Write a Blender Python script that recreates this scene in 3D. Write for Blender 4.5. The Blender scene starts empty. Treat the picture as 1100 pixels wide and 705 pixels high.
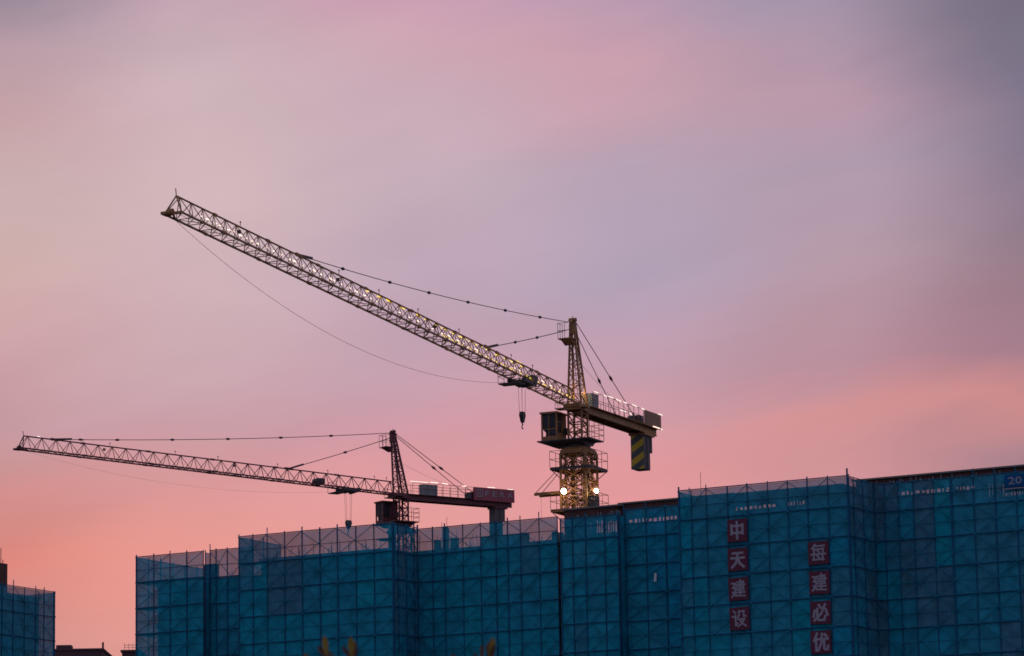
import bpy, math, random
from mathutils import Vector, Matrix
random.seed(7)
sc = bpy.context.scene
col = sc.collection
R = math.radians

# ------------------------------------------------------------------ camera
FPX, W, H = 4027.0, 1100.0, 705.0            # focal length in photo pixels
PITCH = math.atan(737 / FPX); ROLL = 0.0165; CAMZ = 1.6
Fv = Vector((0, math.cos(PITCH), math.sin(PITCH)))
U0 = Vector((0, -math.sin(PITCH), math.cos(PITCH))); R0 = Vector((1, 0, 0))
CX = math.cos(ROLL) * R0 - math.sin(ROLL) * U0
CY = math.sin(ROLL) * R0 + math.cos(ROLL) * U0
CAM = Vector((0, 0, CAMZ))
cam_d = bpy.data.cameras.new('camera'); cam = bpy.data.objects.new('camera', cam_d); col.objects.link(cam)
m = Matrix((CX, CY, -Fv)).transposed().to_4x4(); m.translation = CAM; cam.matrix_world = m
cam_d.sensor_width = 36; cam_d.lens = 36 * FPX / W; cam_d.clip_end = 9000; cam_d.clip_start = 0.5
cam_d.dof.use_dof = True; cam_d.dof.focus_distance = 240; cam_d.dof.aperture_fstop = 9
sc.camera = cam

def ray(px, py): return CX * ((px - 550) / FPX) - CY * ((py - 352.5) / FPX) + Fv
def at(px, py, d): return CAM + ray(px, py) * d
def proj(P):
    d = P - CAM; z = d.dot(Fv)
    return 550 + FPX * d.dot(CX) / z, 352.5 - FPX * d.dot(CY) / z
def zat(px, py, z):
    r = ray(px, py); return CAM + r * ((z - CAMZ) / r.z)

# ------------------------------------------------------------------ materials
def srgb(c):
    return tuple(((x / 255) / 12.92 if x / 255 <= .04045 else ((x / 255 + .055) / 1.055) ** 2.4) for x in c)

def mat(name, color, rough=.6, metal=0., noise=.35, scale=3., bump=.0, color2=None, spec=.4):
    mt = bpy.data.materials.new(name); mt.use_nodes = True
    n = mt.node_tree.nodes; l = mt.node_tree.links; b = n['Principled BSDF']
    tc = n.new('ShaderNodeTexCoord'); nz = n.new('ShaderNodeTexNoise')
    nz.inputs['Scale'].default_value = scale; nz.inputs['Detail'].default_value = 6; nz.inputs['Roughness'].default_value = .65
    l.new(tc.outputs['Object'], nz.inputs['Vector'])
    cr = n.new('ShaderNodeValToRGB'); cr.color_ramp.elements[0].position = .32; cr.color_ramp.elements[1].position = .68
    c2 = color2 or tuple(x * (1 - noise) for x in color)
    cr.color_ramp.elements[0].color = (*c2, 1); cr.color_ramp.elements[1].color = (*color, 1)
    l.new(nz.outputs['Fac'], cr.inputs['Fac']); l.new(cr.outputs['Color'], b.inputs['Base Color'])
    b.inputs['Roughness'].default_value = rough; b.inputs['Metallic'].default_value = metal
    b.inputs['Specular IOR Level'].default_value = spec
    if bump:
        bp = n.new('ShaderNodeBump'); bp.inputs['Strength'].default_value = bump; bp.inputs['Distance'].default_value = .02
        l.new(nz.outputs['Fac'], bp.inputs['Height']); l.new(bp.outputs['Normal'], b.inputs['Normal'])
    return mt

def emit(name, color, strength):
    mt = bpy.data.materials.new(name); mt.use_nodes = True
    n = mt.node_tree.nodes; l = mt.node_tree.links; n.clear()
    e = n.new('ShaderNodeEmission'); e.inputs['Color'].default_value = (*color, 1); e.inputs['Strength'].default_value = strength
    o = n.new('ShaderNodeOutputMaterial'); l.new(e.outputs[0], o.inputs['Surface']); return mt

def net_mat():
    mt = bpy.data.materials.new('scaffold_netting'); mt.use_nodes = True
    n = mt.node_tree.nodes; l = mt.node_tree.links; n.clear()
    at_ = n.new('ShaderNodeAttribute'); at_.attribute_name = 'tint'
    tc = n.new('ShaderNodeTexCoord'); nz = n.new('ShaderNodeTexNoise'); nz.inputs['Scale'].default_value = 1.1
    nz.inputs['Detail'].default_value = 5; l.new(tc.outputs['Object'], nz.inputs['Vector'])
    mp = n.new('ShaderNodeMapRange'); mp.inputs['To Min'].default_value = .62; mp.inputs['To Max'].default_value = 1.3
    mp.inputs['From Min'].default_value = .25; mp.inputs['From Max'].default_value = .75
    l.new(nz.outputs['Fac'], mp.inputs['Value'])
    mul = n.new('ShaderNodeVectorMath'); mul.operation = 'SCALE'
    l.new(at_.outputs['Color'], mul.inputs[0]); l.new(mp.outputs['Result'], mul.inputs['Scale'])
    d = n.new('ShaderNodeBsdfDiffuse'); l.new(mul.outputs[0], d.inputs['Color'])
    mpg = n.new('ShaderNodeMapping'); mpg.inputs['Scale'].default_value = (2.4, 2.4, .7); l.new(tc.outputs['Object'], mpg.inputs['Vector'])
    nb = n.new('ShaderNodeTexNoise'); nb.inputs['Scale'].default_value = 1.6; nb.inputs['Detail'].default_value = 4; l.new(mpg.outputs[0], nb.inputs['Vector'])
    bp = n.new('ShaderNodeBump'); bp.inputs['Strength'].default_value = .9; bp.inputs['Distance'].default_value = .12
    l.new(nb.outputs['Fac'], bp.inputs['Height']); l.new(bp.outputs['Normal'], d.inputs['Normal'])
    tl = n.new('ShaderNodeBsdfTranslucent'); l.new(mul.outputs[0], tl.inputs['Color'])
    mx = n.new('ShaderNodeMixShader'); mx.inputs[0].default_value = .03
    l.new(d.outputs[0], mx.inputs[1]); l.new(tl.outputs[0], mx.inputs[2])
    tr = n.new('ShaderNodeBsdfTransparent')
    # holes of the weave: a little uneven in density
    n2 = n.new('ShaderNodeTexNoise'); n2.inputs['Scale'].default_value = .6; l.new(tc.outputs['Object'], n2.inputs['Vector'])
    m2 = n.new('ShaderNodeMapRange'); m2.inputs['To Min'].default_value = .78; m2.inputs['To Max'].default_value = .84
    l.new(n2.outputs['Fac'], m2.inputs['Value'])
    m3 = n.new('ShaderNodeMixShader'); l.new(m2.outputs['Result'], m3.inputs[0])
    l.new(tr.outputs[0], m3.inputs[1]); l.new(mx.outputs[0], m3.inputs[2])
    o = n.new('ShaderNodeOutputMaterial'); l.new(m3.outputs[0], o.inputs['Surface']); return mt

M = {}
M['yellow'] = mat('yellow_crane_paint', (.40, .185, .060), .55, 0, .5, 2.5, .1, color2=(.19, .085, .045))
M['red'] = mat('red_crane_paint', (.15, .032, .048), .55, 0, .45, 2.5, .1)
M['red_board'] = mat('red_board_paint', (.30, .05, .085), .5, 0, .3, 1.5)
M['brown_board'] = mat('brown_board_paint', (.30, .15, .10), .6, 0, .3, 1.5)
M['steel'] = mat('dark_steel', (.075, .06, .065), .5, .4, .4, 4)
M['pole'] = mat('hazed_scaffold_steel', (.014, .115, .240), .8, 0, .35, 3, spec=.1)  # veiling haze over the tubes is put into this blue base colour
M['brace'] = mat('scaffold_brace_steel', (.014, .205, .335), .8, 0, .25, 3, spec=.1)
M['concrete'] = mat('grey_concrete', (.23, .21, .21), .9, 0, .4, .5, .2)
M['wall'] = mat('block_wall', (.16, .13, .12), .9, 0, .5, .4, .2)
M['parapet'] = mat('brown_formwork', (.115, .045, .04), .85, 0, .5, 1.2, .2)
M['plank'] = mat('scaffold_plank', (.05, .045, .05), .9, 0, .4, 3)
M['glass'] = mat('dark_cab_glass', (.055, .045, .06), .35, 0, .75, 2.2, spec=.15)
M['grey_box'] = mat('grey_cabinet_paint', (.21, .22, .25), .5, 0, .25, 2)
M['ballast'] = mat('ballast_concrete', (.14, .11, .125), .9, 0, .4, 1.5, .3)
M['stripe_y'] = mat('yellow_stripe_paint', (.60, .39, .03), .7, 0, .45, 4)
M['stripe_g'] = mat('grey_stripe_paint', (.085, .09, .10), .7, 0, .35, 4)
M['sign_red'] = mat('maroon_sign_panel', (.125, .026, .055), .75, 0, .25, 1.2, spec=.2)
M['sign_white'] = mat('faded_white_lettering', (.30, .27, .36), .8, 0, .25, 5)
M['sign_blue'] = mat('blue_sign_panel', (.004, .085, .26), .8, 0, .2, 1.2, spec=.08)
M['sign_dim'] = mat('dull_lettering', (.36, .27, .33), .8, 0, .3, 5)
M['ground'] = mat('site_ground', (.085, .075, .065), .95, 0, .45, .3, .4)
M['road'] = mat('asphalt', (.05, .05, .052), .9, 0, .3, 2, .3)
M['bark'] = mat('bark', (.10, .06, .04), .9, 0, .4, 20, .4)
M['leaf_yellow'] = mat('yellow_leaf', (.30, .175, .012), .6, 0, .5, 14, color2=(.19, .125, .012))
M['leaf_red'] = mat('reddish_leaf', (.15, .05, .03), .6, 0, .5, 14, color2=(.09, .045, .028))
M['far'] = mat('far_building_wall', (.085, .04, .055), .9, 0, .35, .2)
M['net'] = net_mat()
M['pale'] = mat('pale_plastic_sheet', (.62, .6, .66), .6, 0, .15, 3)
M['lamp'] = emit('floodlight_lens', (1, .92, .68), 30)
M['flare_rim'] = emit('flare_rim_glow', (1, .70, .22), 1.5)  # added glowing rim, stands in for the yellow flare round each lamp
M['led'] = emit('white_rope_light', (1, .84, .74), 1.25)
M['led_yellow'] = emit('yellow_rope_light', (1, .68, .06), 1.5)
M['led_red'] = emit('warm_rope_light', (1, .76, .62), 1.7)

# ------------------------------------------------------------------ mesh builder
class MB:
    def __init__(s): s.v = []; s.f = []; s.mi = []; s.cur = 0
    def quad(s, a, b, c, d):
        i = len(s.v); s.v += [tuple(a), tuple(b), tuple(c), tuple(d)]; s.f.append((i, i + 1, i + 2, i + 3)); s.mi.append(s.cur)
    def box(s, x0, x1, y0, y1, z0, z1):
        i = len(s.v)
        s.v += [(x0, y0, z0), (x1, y0, z0), (x1, y1, z0), (x0, y1, z0), (x0, y0, z1), (x1, y0, z1), (x1, y1, z1), (x0, y1, z1)]
        for f in ((0, 3, 2, 1), (4, 5, 6, 7), (0, 1, 5, 4), (1, 2, 6, 5), (2, 3, 7, 6), (3, 0, 4, 7)):
            s.f.append(tuple(i + k for k in f)); s.mi.append(s.cur)
        return s
    def tube(s, p, q, r, n=6, r2=None):
        p = Vector(p); q = Vector(q); d = q - p
        if d.length < 1e-6: return s
        d.normalize(); a = d.orthogonal().normalized(); b = d.cross(a); r2 = r if r2 is None else r2; i = len(s.v)
        for k in range(n):
            t = 2 * math.pi * k / n; o = a * math.cos(t) + b * math.sin(t)
            s.v.append(tuple(p + o * r)); s.v.append(tuple(q + o * r2))
        for k in range(n):
            k2 = (k + 1) % n
            s.f.append((i + 2 * k, i + 2 * k2, i + 2 * k2 + 1, i + 2 * k + 1)); s.mi.append(s.cur)
        s.f.append(tuple(i + 2 * k for k in reversed(range(n)))); s.mi.append(s.cur)
        s.f.append(tuple(i + 2 * k + 1 for k in range(n))); s.mi.append(s.cur)
        return s
    def beam(s, p, q, w, h):
        """rectangular bar from p to q, width w sideways, height h"""
        p = Vector(p); q = Vector(q); d = (q - p).normalized()
        up = Vector((0, 0, 1)) if abs(d.z) < .95 else Vector((1, 0, 0))
        a = d.cross(up).normalized() * w / 2; b = a.cross(d).normalized() * h / 2; i = len(s.v)
        for P in (p, q):
            for sa, sb in ((-1, -1), (1, -1), (1, 1), (-1, 1)): s.v.append(tuple(P + a * sa + b * sb))
        for f in ((0, 1, 2, 3), (7, 6, 5, 4), (0, 4, 5, 1), (1, 5, 6, 2), (2, 6, 7, 3), (3, 7, 4, 0)):
            s.f.append(tuple(i + k for k in f)); s.mi.append(s.cur)
        return s
    def prism(s, pts, y0, y1):
        """outline pts (x, z) extruded in y"""
        i = len(s.v); n = len(pts)
        for y in (y0, y1):
            for x, z in pts: s.v.append((x, y, z))
        s.f.append(tuple(i + k for k in range(n))); s.mi.append(s.cur)
        s.f.append(tuple(i + n + k for k in reversed(range(n)))); s.mi.append(s.cur)
        for k in range(n):
            k2 = (k + 1) % n; s.f.append((i + k, i + n + k, i + n + k2, i + k2)); s.mi.append(s.cur)
        return s
    def path(s, pts, r, n=5):
        for a, b in zip(pts, pts[1:]): s.tube(a, b, r, n)
        return s
    def build(s, name, mats, parent=None):
        me = bpy.data.meshes.new(name); me.from_pydata(s.v, [], s.f); me.update()
        mats = mats if isinstance(mats, (list, tuple)) else [mats]
        for mm in mats: me.materials.append(mm)
        if len(mats) > 1:
            for p, k in zip(me.polygons, s.mi): p.material_index = k
        o = bpy.data.objects.new(name, me); col.objects.link(o)
        if parent: o.parent = parent
        return o

def tag(o, label=None, cat=None, group=None, kind=None):
    if label: o['label'] = label
    if cat: o['category'] = cat
    if group: o['group'] = group
    if kind: o['kind'] = kind
    return o
def empty(name, loc, rz=0):
    o = bpy.data.objects.new(name, None); o.location = loc; o.rotation_euler = (0, 0, rz)
    o.empty_display_size = .5; col.objects.link(o); return o

# ------------------------------------------------------------------ ground
g = MB(); g.quad((-3500, -600, 0), (3500, -600, 0), (3500, 6500, 0), (-3500, 6500, 0))
tag(g.build('ground', M['ground']), kind='structure')
g = MB(); g.quad((-900, 40, .004), (900, 40, .004), (900, 52, .004), (-900, 52, .004))
tag(g.build('road', M['road']), kind='structure')
for yy0, yy1 in ((36.5, 40), (52, 56)):
    g = MB(); g.box(-900, 900, yy0, yy1, -.2, .14); tag(g.build('pavement', M['concrete']), kind='structure')

# ------------------------------------------------------------------ the plan of the building site
PHI = R(29.1)
uD = Vector((math.cos(PHI), -math.sin(PHI), 0)); vD = Vector((math.sin(PHI), math.cos(PHI), 0))
def uv(u, v, z=0): return uD * u + vD * v + Vector((0, 0, z))
def u_on_v(px, py, v):                # where the sight line of a photo point meets the facade plane v
    r = ray(px, py); t = (v - CAM.dot(vD)) / r.dot(vD); return (CAM + r * t).dot(uD)
def v_on_u(px, py, u):
    r = ray(px, py); t = (u - CAM.dot(uD)) / r.dot(uD); return (CAM + r * t).dot(vD)
LIFT = 1.8; Z1 = 31.4                 # first full ledger below the scaffold top
VA1, VA2, VA3, VB1, VB1b, VB2, VB3 = 213.0, 208.2, 211.3, 210.35, 211.25, 205.8, 209.6

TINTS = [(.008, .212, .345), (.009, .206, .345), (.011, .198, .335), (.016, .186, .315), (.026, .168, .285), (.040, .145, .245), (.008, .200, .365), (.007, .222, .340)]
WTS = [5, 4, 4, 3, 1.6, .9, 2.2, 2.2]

def net_sheet(us, zs, mapf, parent, rng, dull=0.):
    """netting hung bay by bay; mapf(u, off, z) -> local point; tint per sheet"""
    nb = len(us) - 1; nz = len(zs) - 1
    grid = [[None] * nz for _ in range(nb)]
    for b in range(nb):
        k = 0
        while k < nz:
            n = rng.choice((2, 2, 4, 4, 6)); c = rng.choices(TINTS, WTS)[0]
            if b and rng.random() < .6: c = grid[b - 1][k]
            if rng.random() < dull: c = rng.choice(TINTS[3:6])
            for q in range(k, min(nz, k + n)): grid[b][q] = c
            k += n
    verts = []; faces = []; cols = []
    SU, SZ = 3, 3
    for b in range(nb):
        for k in range(nz):
            i0 = len(verts)
            bul = rng.uniform(-.05, .03)
            for a in range(SU + 1):
                for c in range(SZ + 1):
                    s_, t_ = a / SU, c / SZ
                    off = bul * math.sin(math.pi * s_) * math.sin(math.pi * t_) + (rng.uniform(-.018, .018) if 0 < s_ < 1 and 0 < t_ < 1 else 0)
                    verts.append(mapf(us[b] + (us[b + 1] - us[b]) * s_, off, zs[k] + (zs[k + 1] - zs[k]) * t_))
            for a in range(SU):
                for c in range(SZ):
                    p = i0 + a * (SZ + 1) + c
                    faces.append((p, p + SZ + 1, p + SZ + 2, p + 1)); cols.append(grid[b][k])
    me = bpy.data.meshes.new('safety_net'); me.from_pydata(verts, [], faces); me.update()
    ca = me.color_attributes.new('tint', 'FLOAT_COLOR', 'CORNER')
    for p, c in zip(me.polygons, [(c[0] * 1.5, c[1] * 1.42, c[2] * 1.32) for c in cols]):
        for li in p.loop_indices: ca.data[li].color = (*c, 1)
        p.use_smooth = True
    me.materials.append(M['net'])
    o = bpy.data.objects.new('safety_net', me); col.objects.link(o); o.parent = parent; return o

class Scaffold:
    def __init__(s, u0, v0, label, seed):
        s.o = empty('scaffold', uv(u0, v0, 0), -PHI); s.u0 = u0; s.v0 = v0; s.r = random.Random(seed); s.n = {}
        tag(s.o, label, 'scaffold', 'netted scaffolds round the building shells')
    def L(s, u, v, z): return Vector((u - s.u0, v - s.v0, z))
    def part(s, name, mb, mt):
        k = s.n.get(name, 0); s.n[name] = k + 1
        return mb.build(name, mt, s.o)
    def face(s, kind, fixed, cs, ztop, zbase=0., zl=Z1, out=1, stick=True, dull=0., thick=None, braces=True, net=True, ledgers=True):
        """kind 'u': facade at v=fixed with standards at u in cs.  kind 'v': return at u=fixed, standards at v in cs (out=+1 faces +u, -1 faces -u)"""
        r = s.r; thick = thick or {}
        if kind == 'u': mp = lambda c, off, z: s.L(c, fixed + off, z)        # off > 0 = inwards
        else: mp = lambda c, off, z: s.L(fixed - out * off, c, z)
        lo, hi = min(cs), max(cs)
        for i, c in enumerate(cs):
            top = ztop + (r.choice((.04, .06, .1, .25, .3, .12, .45, .16)) if stick else .02)
            rad = thick.get(i, r.choice((.034, .04, .046)))
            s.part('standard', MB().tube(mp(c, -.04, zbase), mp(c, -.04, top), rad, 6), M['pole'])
        z = zl; levels = []
        while z > zbase + .3: levels.append(z); z -= LIFT
        if ledgers:
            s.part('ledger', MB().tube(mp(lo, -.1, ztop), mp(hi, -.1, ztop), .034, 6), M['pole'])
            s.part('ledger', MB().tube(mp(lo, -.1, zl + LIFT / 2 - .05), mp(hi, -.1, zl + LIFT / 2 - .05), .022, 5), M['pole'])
            for z in levels:
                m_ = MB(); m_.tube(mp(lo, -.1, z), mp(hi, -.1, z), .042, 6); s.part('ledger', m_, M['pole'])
                s.part('ledger', MB().tube(mp(lo, -.1, z - LIFT / 2 - r.uniform(-.03, .03)), mp(hi, -.1, z - LIFT / 2 - r.uniform(-.03, .03)), .021, 5), M['brace'])
                if kind == 'u':
                    p = MB(); a = mp(lo + .05, .1, z - .06); b = mp(hi - .05, .95, z - .01)
                    p.box(min(a.x, b.x), max(a.x, b.x), min(a.y, b.y), max(a.y, b.y), z - .07, z - .02); s.part('plank_walk', p, M['plank'])
        if braces and len(cs) > 3:
            zvis = 20.5
            nb = len(cs) - 1; nl = int((ztop - zvis) / LIFT * 2)
            zz = lambda k: zl + LIFT - LIFT / 2 * k
            for st in range(-nl, nb + nl):
                # one pole rising to the right, one rising to the left, broken every two or three lifts
                for sg in (1, -1):
                    if (st if sg < 0 else st + nl + 1) % 2: continue
                    run = []
                    for k in range(nl + 1):
                        b = st + k if sg < 0 else st - k + nl
                        if 0 <= b < nb: run.append((b, k))
                    cur = []
                    for (b, k) in run + [(None, None)]:
                        if b is not None: cur.append((b, k))
                        if cur and (b is None or len(cur) == 4):
                            if r.random() < .88:
                                (b0, k0), (b1, k1) = cur[0], cur[-1]
                                if sg < 0: A = (cs[b0], zz(k0)); B = (cs[b1 + 1], zz(k1 + 1))
                                else: A = (cs[b0 + 1], zz(k0)); B = (cs[b1], zz(k1 + 1))
                                j = r.uniform(-.06, .06)
                                A = (A[0], min(A[1], ztop))
                                if s.n.get('brace', 0) < 100:
                                    s.part('brace', MB().tube(mp(A[0] + j, -.13, A[1]), mp(B[0] + j, -.13, B[1]), .024, 5), M['brace'])
                            cur = []
        if net:
            zs = [ztop - .03, ]
            z = zl + LIFT / 2
            while z > max(zbase, 0) + .5:
                if z < ztop - .4: zs.append(z)
                z -= LIFT / 2
            zs.append(max(zbase, .05))
            # below the frame one long sheet is enough
            keep = [q for q in zs if q > 19.5]; zs = keep + [10., max(zbase, .05)]
            net_sheet(cs, zs, mp, s.o, r, dull)

def pxs(vals, py, v): return [u_on_v(x, py, v) for x in vals]

# --- plan coordinates
uA1 = pxs([147, 165.5, 183, 201, 219], 612, VA1)
uA1b = [uA1[-1] + .07] + pxs([232.5, 244.5, 257, 272], 608, VA1 + .7)
uA2 = pxs([257, 272, 287.3, 306, 324.8, 343.9, 362.7, 382.6, 402, 422], 582, VA2)
uA3 = pxs([457, 465, 478, 497.5, 516.5, 533, 545.6, 559.3, 579.5, 599.3], 580, VA3)
uB1 = pxs([602.3, 615, 629, 649.5, 664], 565, VB1)
uB1b = pxs([670.5, 694, 715, 738], 560, VB1b)
uB2 = pxs([729.5, 742.7, 758.8, 781.7, 803, 825, 846.4, 867.7, 889.7, 911], 535, VB2)
uB3 = pxs([941, 950, 965, 981, 1003, 1022, 1046, 1069, 1092, 1115, 1138, 1160], 530, VB3)
cornerA = uA2[-1] + .02; cornerB = uB2[-1] + .02; uA3[0] = cornerA + .04; uB3[0] = cornerB + .04

SA1 = Scaffold(uA1[0], VA1, 'blue netted scaffold at the left end of the long building, lower than its neighbour', 11)
SA1.face('u', VA1, uA1, Z1 + LIFT - .03)
SA1.face('u', VA1 + .7, uA1b, Z1 + LIFT + .08)
SA1.face('v', uA1[0] - .02, [VA1 + k * 1.5 for k in range(7)], Z1 + LIFT - .05, out=-1, braces=False)
SA1.face('v', uA1[-1] + .02, [VA1 + .1, VA1 + .7], Z1 + LIFT - .05, out=1, braces=False, ledgers=False)

SA2 = Scaffold(uA2[0], VA2, 'blue netted scaffold projecting as a square block in front of the second crane', 12)
SA2.face('u', VA2, uA2, Z1 + LIFT + .02, thick={9: .06, 5: .05})
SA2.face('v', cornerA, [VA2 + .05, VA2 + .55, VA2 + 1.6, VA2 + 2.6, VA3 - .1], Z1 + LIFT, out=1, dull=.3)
SA2.face('v', uA2[0] - .05, [VA2 + .1, VA2 + 1.6, VA2 + 3.1, VA1 + .4], Z1 + LIFT, out=-1, braces=False)

SA3 = Scaffold(uA3[0], VA3, 'blue netted scaffold set back between the square block and the narrow slit of sky', 13)
SA3.face('u', VA3, uA3, Z1 + LIFT - .08, thick={0: .055})
SB1 = Scaffold(uB1[0], VB1, 'blue netted scaffold directly below the floodlit tower crane mast', 14)
SB1.face('u', VB1, uB1, Z1 + 1.42, zl=Z1, thick={0: .05, 4: .05})
SB1.face('u', VB1b, uB1b, Z1 + 1.78, zl=Z1, dull=.2)
SB1.face('v', uB1[-1] + .02, [VB1 + .1, VB1b - .02], Z1 + 1.4, out=1, braces=False, ledgers=False)
SB2 = Scaffold(uB2[0], VB2, 'blue netted scaffold projecting furthest forward and carrying the two columns of red signs', 15)
SB2.face('u', VB2, uB2, Z1 + LIFT + .05, thick={0: .055, 9: .06})
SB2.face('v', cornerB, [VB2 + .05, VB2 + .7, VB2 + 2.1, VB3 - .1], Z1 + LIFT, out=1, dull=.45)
SB2.face('v', uB2[0] - .05, [VB2 + .1, VB2 + 1.6, VB2 + 3.1, VB2 + 4.6], Z1 + LIFT, out=-1, braces=False)
SB3 = Scaffold(uB3[0], VB3, 'blue netted scaffold at the right edge below the blue number sign', 16)
SB3.face('v', uB3[-1] + .02, [VB3 + .05 + k * 1.6 for k in range(9)], Z1 + 1.70, out=1, braces=False)
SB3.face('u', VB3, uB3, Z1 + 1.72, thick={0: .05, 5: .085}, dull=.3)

# ------------------------------------------------------------------ concrete shells behind the netting
def holes_wall(mb, u0, u1, v0, v1, z0, z1, slots, o):
    """wall in local coordinates of o=(u0,v0) with openings; slots: (ua, ub, za, zb)"""
    ous, ovs = o
    cuts = sorted({u0, u1} | {c for s_ in slots for c in s_[:2] if u0 < c < u1})
    for a, b in zip(cuts, cuts[1:]):
        mid = (a + b) / 2; sl = sorted([(s_[2], s_[3]) for s_ in slots if s_[0] <= mid <= s_[1]])
        z = z0
        for za, zb in sl:
            if za > z: mb.box(a - ous, b - ous, v0 - ovs, v1 - ovs, z, za)
            z = max(z, zb)
        if z < z1: mb.box(a - ous, b - ous, v0 - ovs, v1 - ovs, z, z1)

class Shell:
    def __init__(s, u0, v0, label, seed):
        s.u0 = u0; s.v0 = v0; s.r = random.Random(seed)
        s.o = empty('building_shell', uv(u0, v0, 0), -PHI)
        tag(s.o, label, 'building', 'building shells under construction')
    def storeys(s, u0, u1, v0, v1, ztop, h=2.9):
        """slabs, columns and infill walls with window openings from the roof slab down"""
        r = s.r; a, b, c, d = u0 - s.u0, u1 - s.u0, v0 - s.v0, v1 - s.v0
        z = ztop; first = True
        while z > 1:
            s_ = MB(); s_.box(a - .12, b + .12, c - .12, d + .12, z - .22, z); s_.build('floor_slab', M['concrete'], s.o)
            zb = max(0, z - h)
            if z > 16:
                w = MB(); n = max(2, int((b - a) / 3.2)); st = (b - a) / n
                for k in range(n):                      # piers, sills and lintels round each opening
                    x0 = a + k * st; x1 = x0 + st; ow = st * r.uniform(.3, .6); ox = x0 + (st - ow) * r.uniform(.3, .7)
                    w.box(x0, ox, c, c + .2, zb, z - .22); w.box(ox + ow, x1, c, c + .2, zb, z - .22)
                    w.box(ox, ox + ow, c, c + .2, zb, zb + .9)
                w.box(a, a + .2, c + .2, d, zb, z - .22); w.box(b - .2, b, c + .2, d, zb, z - .22); w.box(a + .2, b - .2, d - .2, d, zb, z - .22)
                w.build('storey_wall', M['wall'], s.o)
            else:
                w = MB(); w.box(a, b, c, d, 0, z - .22); w.build('storey_wall', M['wall'], s.o); break
            z -= h
    def rebar(s, u0, u1, v, z, n, hmin=.35, hmax=.9):
        mb = MB()
        for _ in range(n):
            u = s.r.uniform(u0, u1); vv = v + s.r.uniform(0, .5)
            mb.tube((u - s.u0, vv - s.v0, z - .05), (u - s.u0 + s.r.uniform(-.04, .04), vv - s.v0, z + s.r.uniform(hmin, hmax)), .016, 4)
        mb.build('rebar', M['steel'], s.o)

# A: left long building
A = Shell(uA1[0] + 1, VA2 + 1.1, 'unfinished concrete shell inside the blue scaffolds left of the slit, bare roof slabs', 21)
A.storeys(uA1[0] + .45, uA2[0] + .3, VA1 + 1.9, VA1 + 10, Z1 + .06)
A.storeys(uA2[0] + 1.0, uA2[-1] - 1.1, VA2 + 1.15, VA2 + 3.6, Z1 + .38)
A.storeys(uA2[0] + .6, uA3[-1] + .32, VA2 + 4.2, VA2 + 13, Z1 + .42)
lw = MB()                                               # low walls and column stubs standing on the roof
def stub(mb, S_, p0, p1, ptop, v, th=.25, zb=Z1 + .1, y=580):
    a, b = u_on_v(p0, y, v), u_on_v(p1, y, v)
    zt = (CAM + ray((p0 + p1) / 2, ptop) * ((v - CAM.dot(vD)) / ray((p0 + p1) / 2, ptop).dot(vD))).z
    mb.box(a - S_.u0, b - S_.u0, v - S_.v0, v + th - S_.v0, zb, zt)
stub(lw, A, 516, 567, 574.5, VA3 + 1.5)
stub(lw, A, 592.5, 598, 571, VA3 + 1.5); stub(lw, A, 598.02, 604, 572, VA3 + 1.5)
lw.build('roof_wall', M['concrete'], A.o)
for p0, p1, pt, v in ((417, 421.5, 561, VA2 + 1.6), (466, 470, 580, VA3 + 1.9), (475.5, 478.5, 566, VA3 + 2.5), (484, 489, 578, VA3 + 2.2), (219, 231, 606, VA1 + 3)):
    k = MB(); stub(k, A, p0, p1, pt, v, .5); k.build('column_formwork', M['wall'], A.o)
k = MB(); a = u_on_v(406, 578, VA2 + 1.6); b = u_on_v(418, 578, VA2 + 1.6)
k.box(a - A.u0, b - A.u0, VA2 + 1.5 - A.v0, VA2 + 2.3 - A.v0, Z1 + 1.0, Z1 + 1.08); k.build('work_platform', M['plank'], A.o)
A.rebar(uA2[1], uA2[-2], VA2 + 1.5, Z1 + .38, 46); A.rebar(uA3[0], uA3[4], VA3 + 1.5, Z1 + .4, 26, .3, 1.0)
A.rebar(u_on_v(466, 580, VA3 + 2), u_on_v(490, 580, VA3 + 2), VA3 + 2, Z1 + .4, 16, .8, 1.7)
A.rebar(uA1[2], uA2[0] + .3, VA1 + 2.4, Z1 + .06, 18, .3, .8); A.rebar(uA3[7], uA3[9], VA3 + 1.6, Z1 + .4, 12, .3, .7)
A.rebar(u_on_v(424, 580, VA2 + 3), u_on_v(450, 580, VA2 + 3), VA2 + 3, Z1 + .38, 14, .6, 1.5)
k = MB(); u_ = u_on_v(474.5, 560, VA3 + 3); u2 = u_on_v(480, 560, VA3 + 3)       # thin rods on the roof
for q, hh in ((u_, 33.9), (u2, 34.25), (u_ + .15, 33.0)): k.tube((q - A.u0, VA3 + 3 - A.v0, Z1), (q - A.u0, VA3 + 3 - A.v0, hh), .014, 4)
k.box(u_ - .1 - A.u0, u2 + .4 - A.u0, VA3 + 2.9 - A.v0, VA3 + 2.94 - A.v0, 32.78, 32.82)
k.build('roof_rod', M['steel'], A.o)

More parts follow.
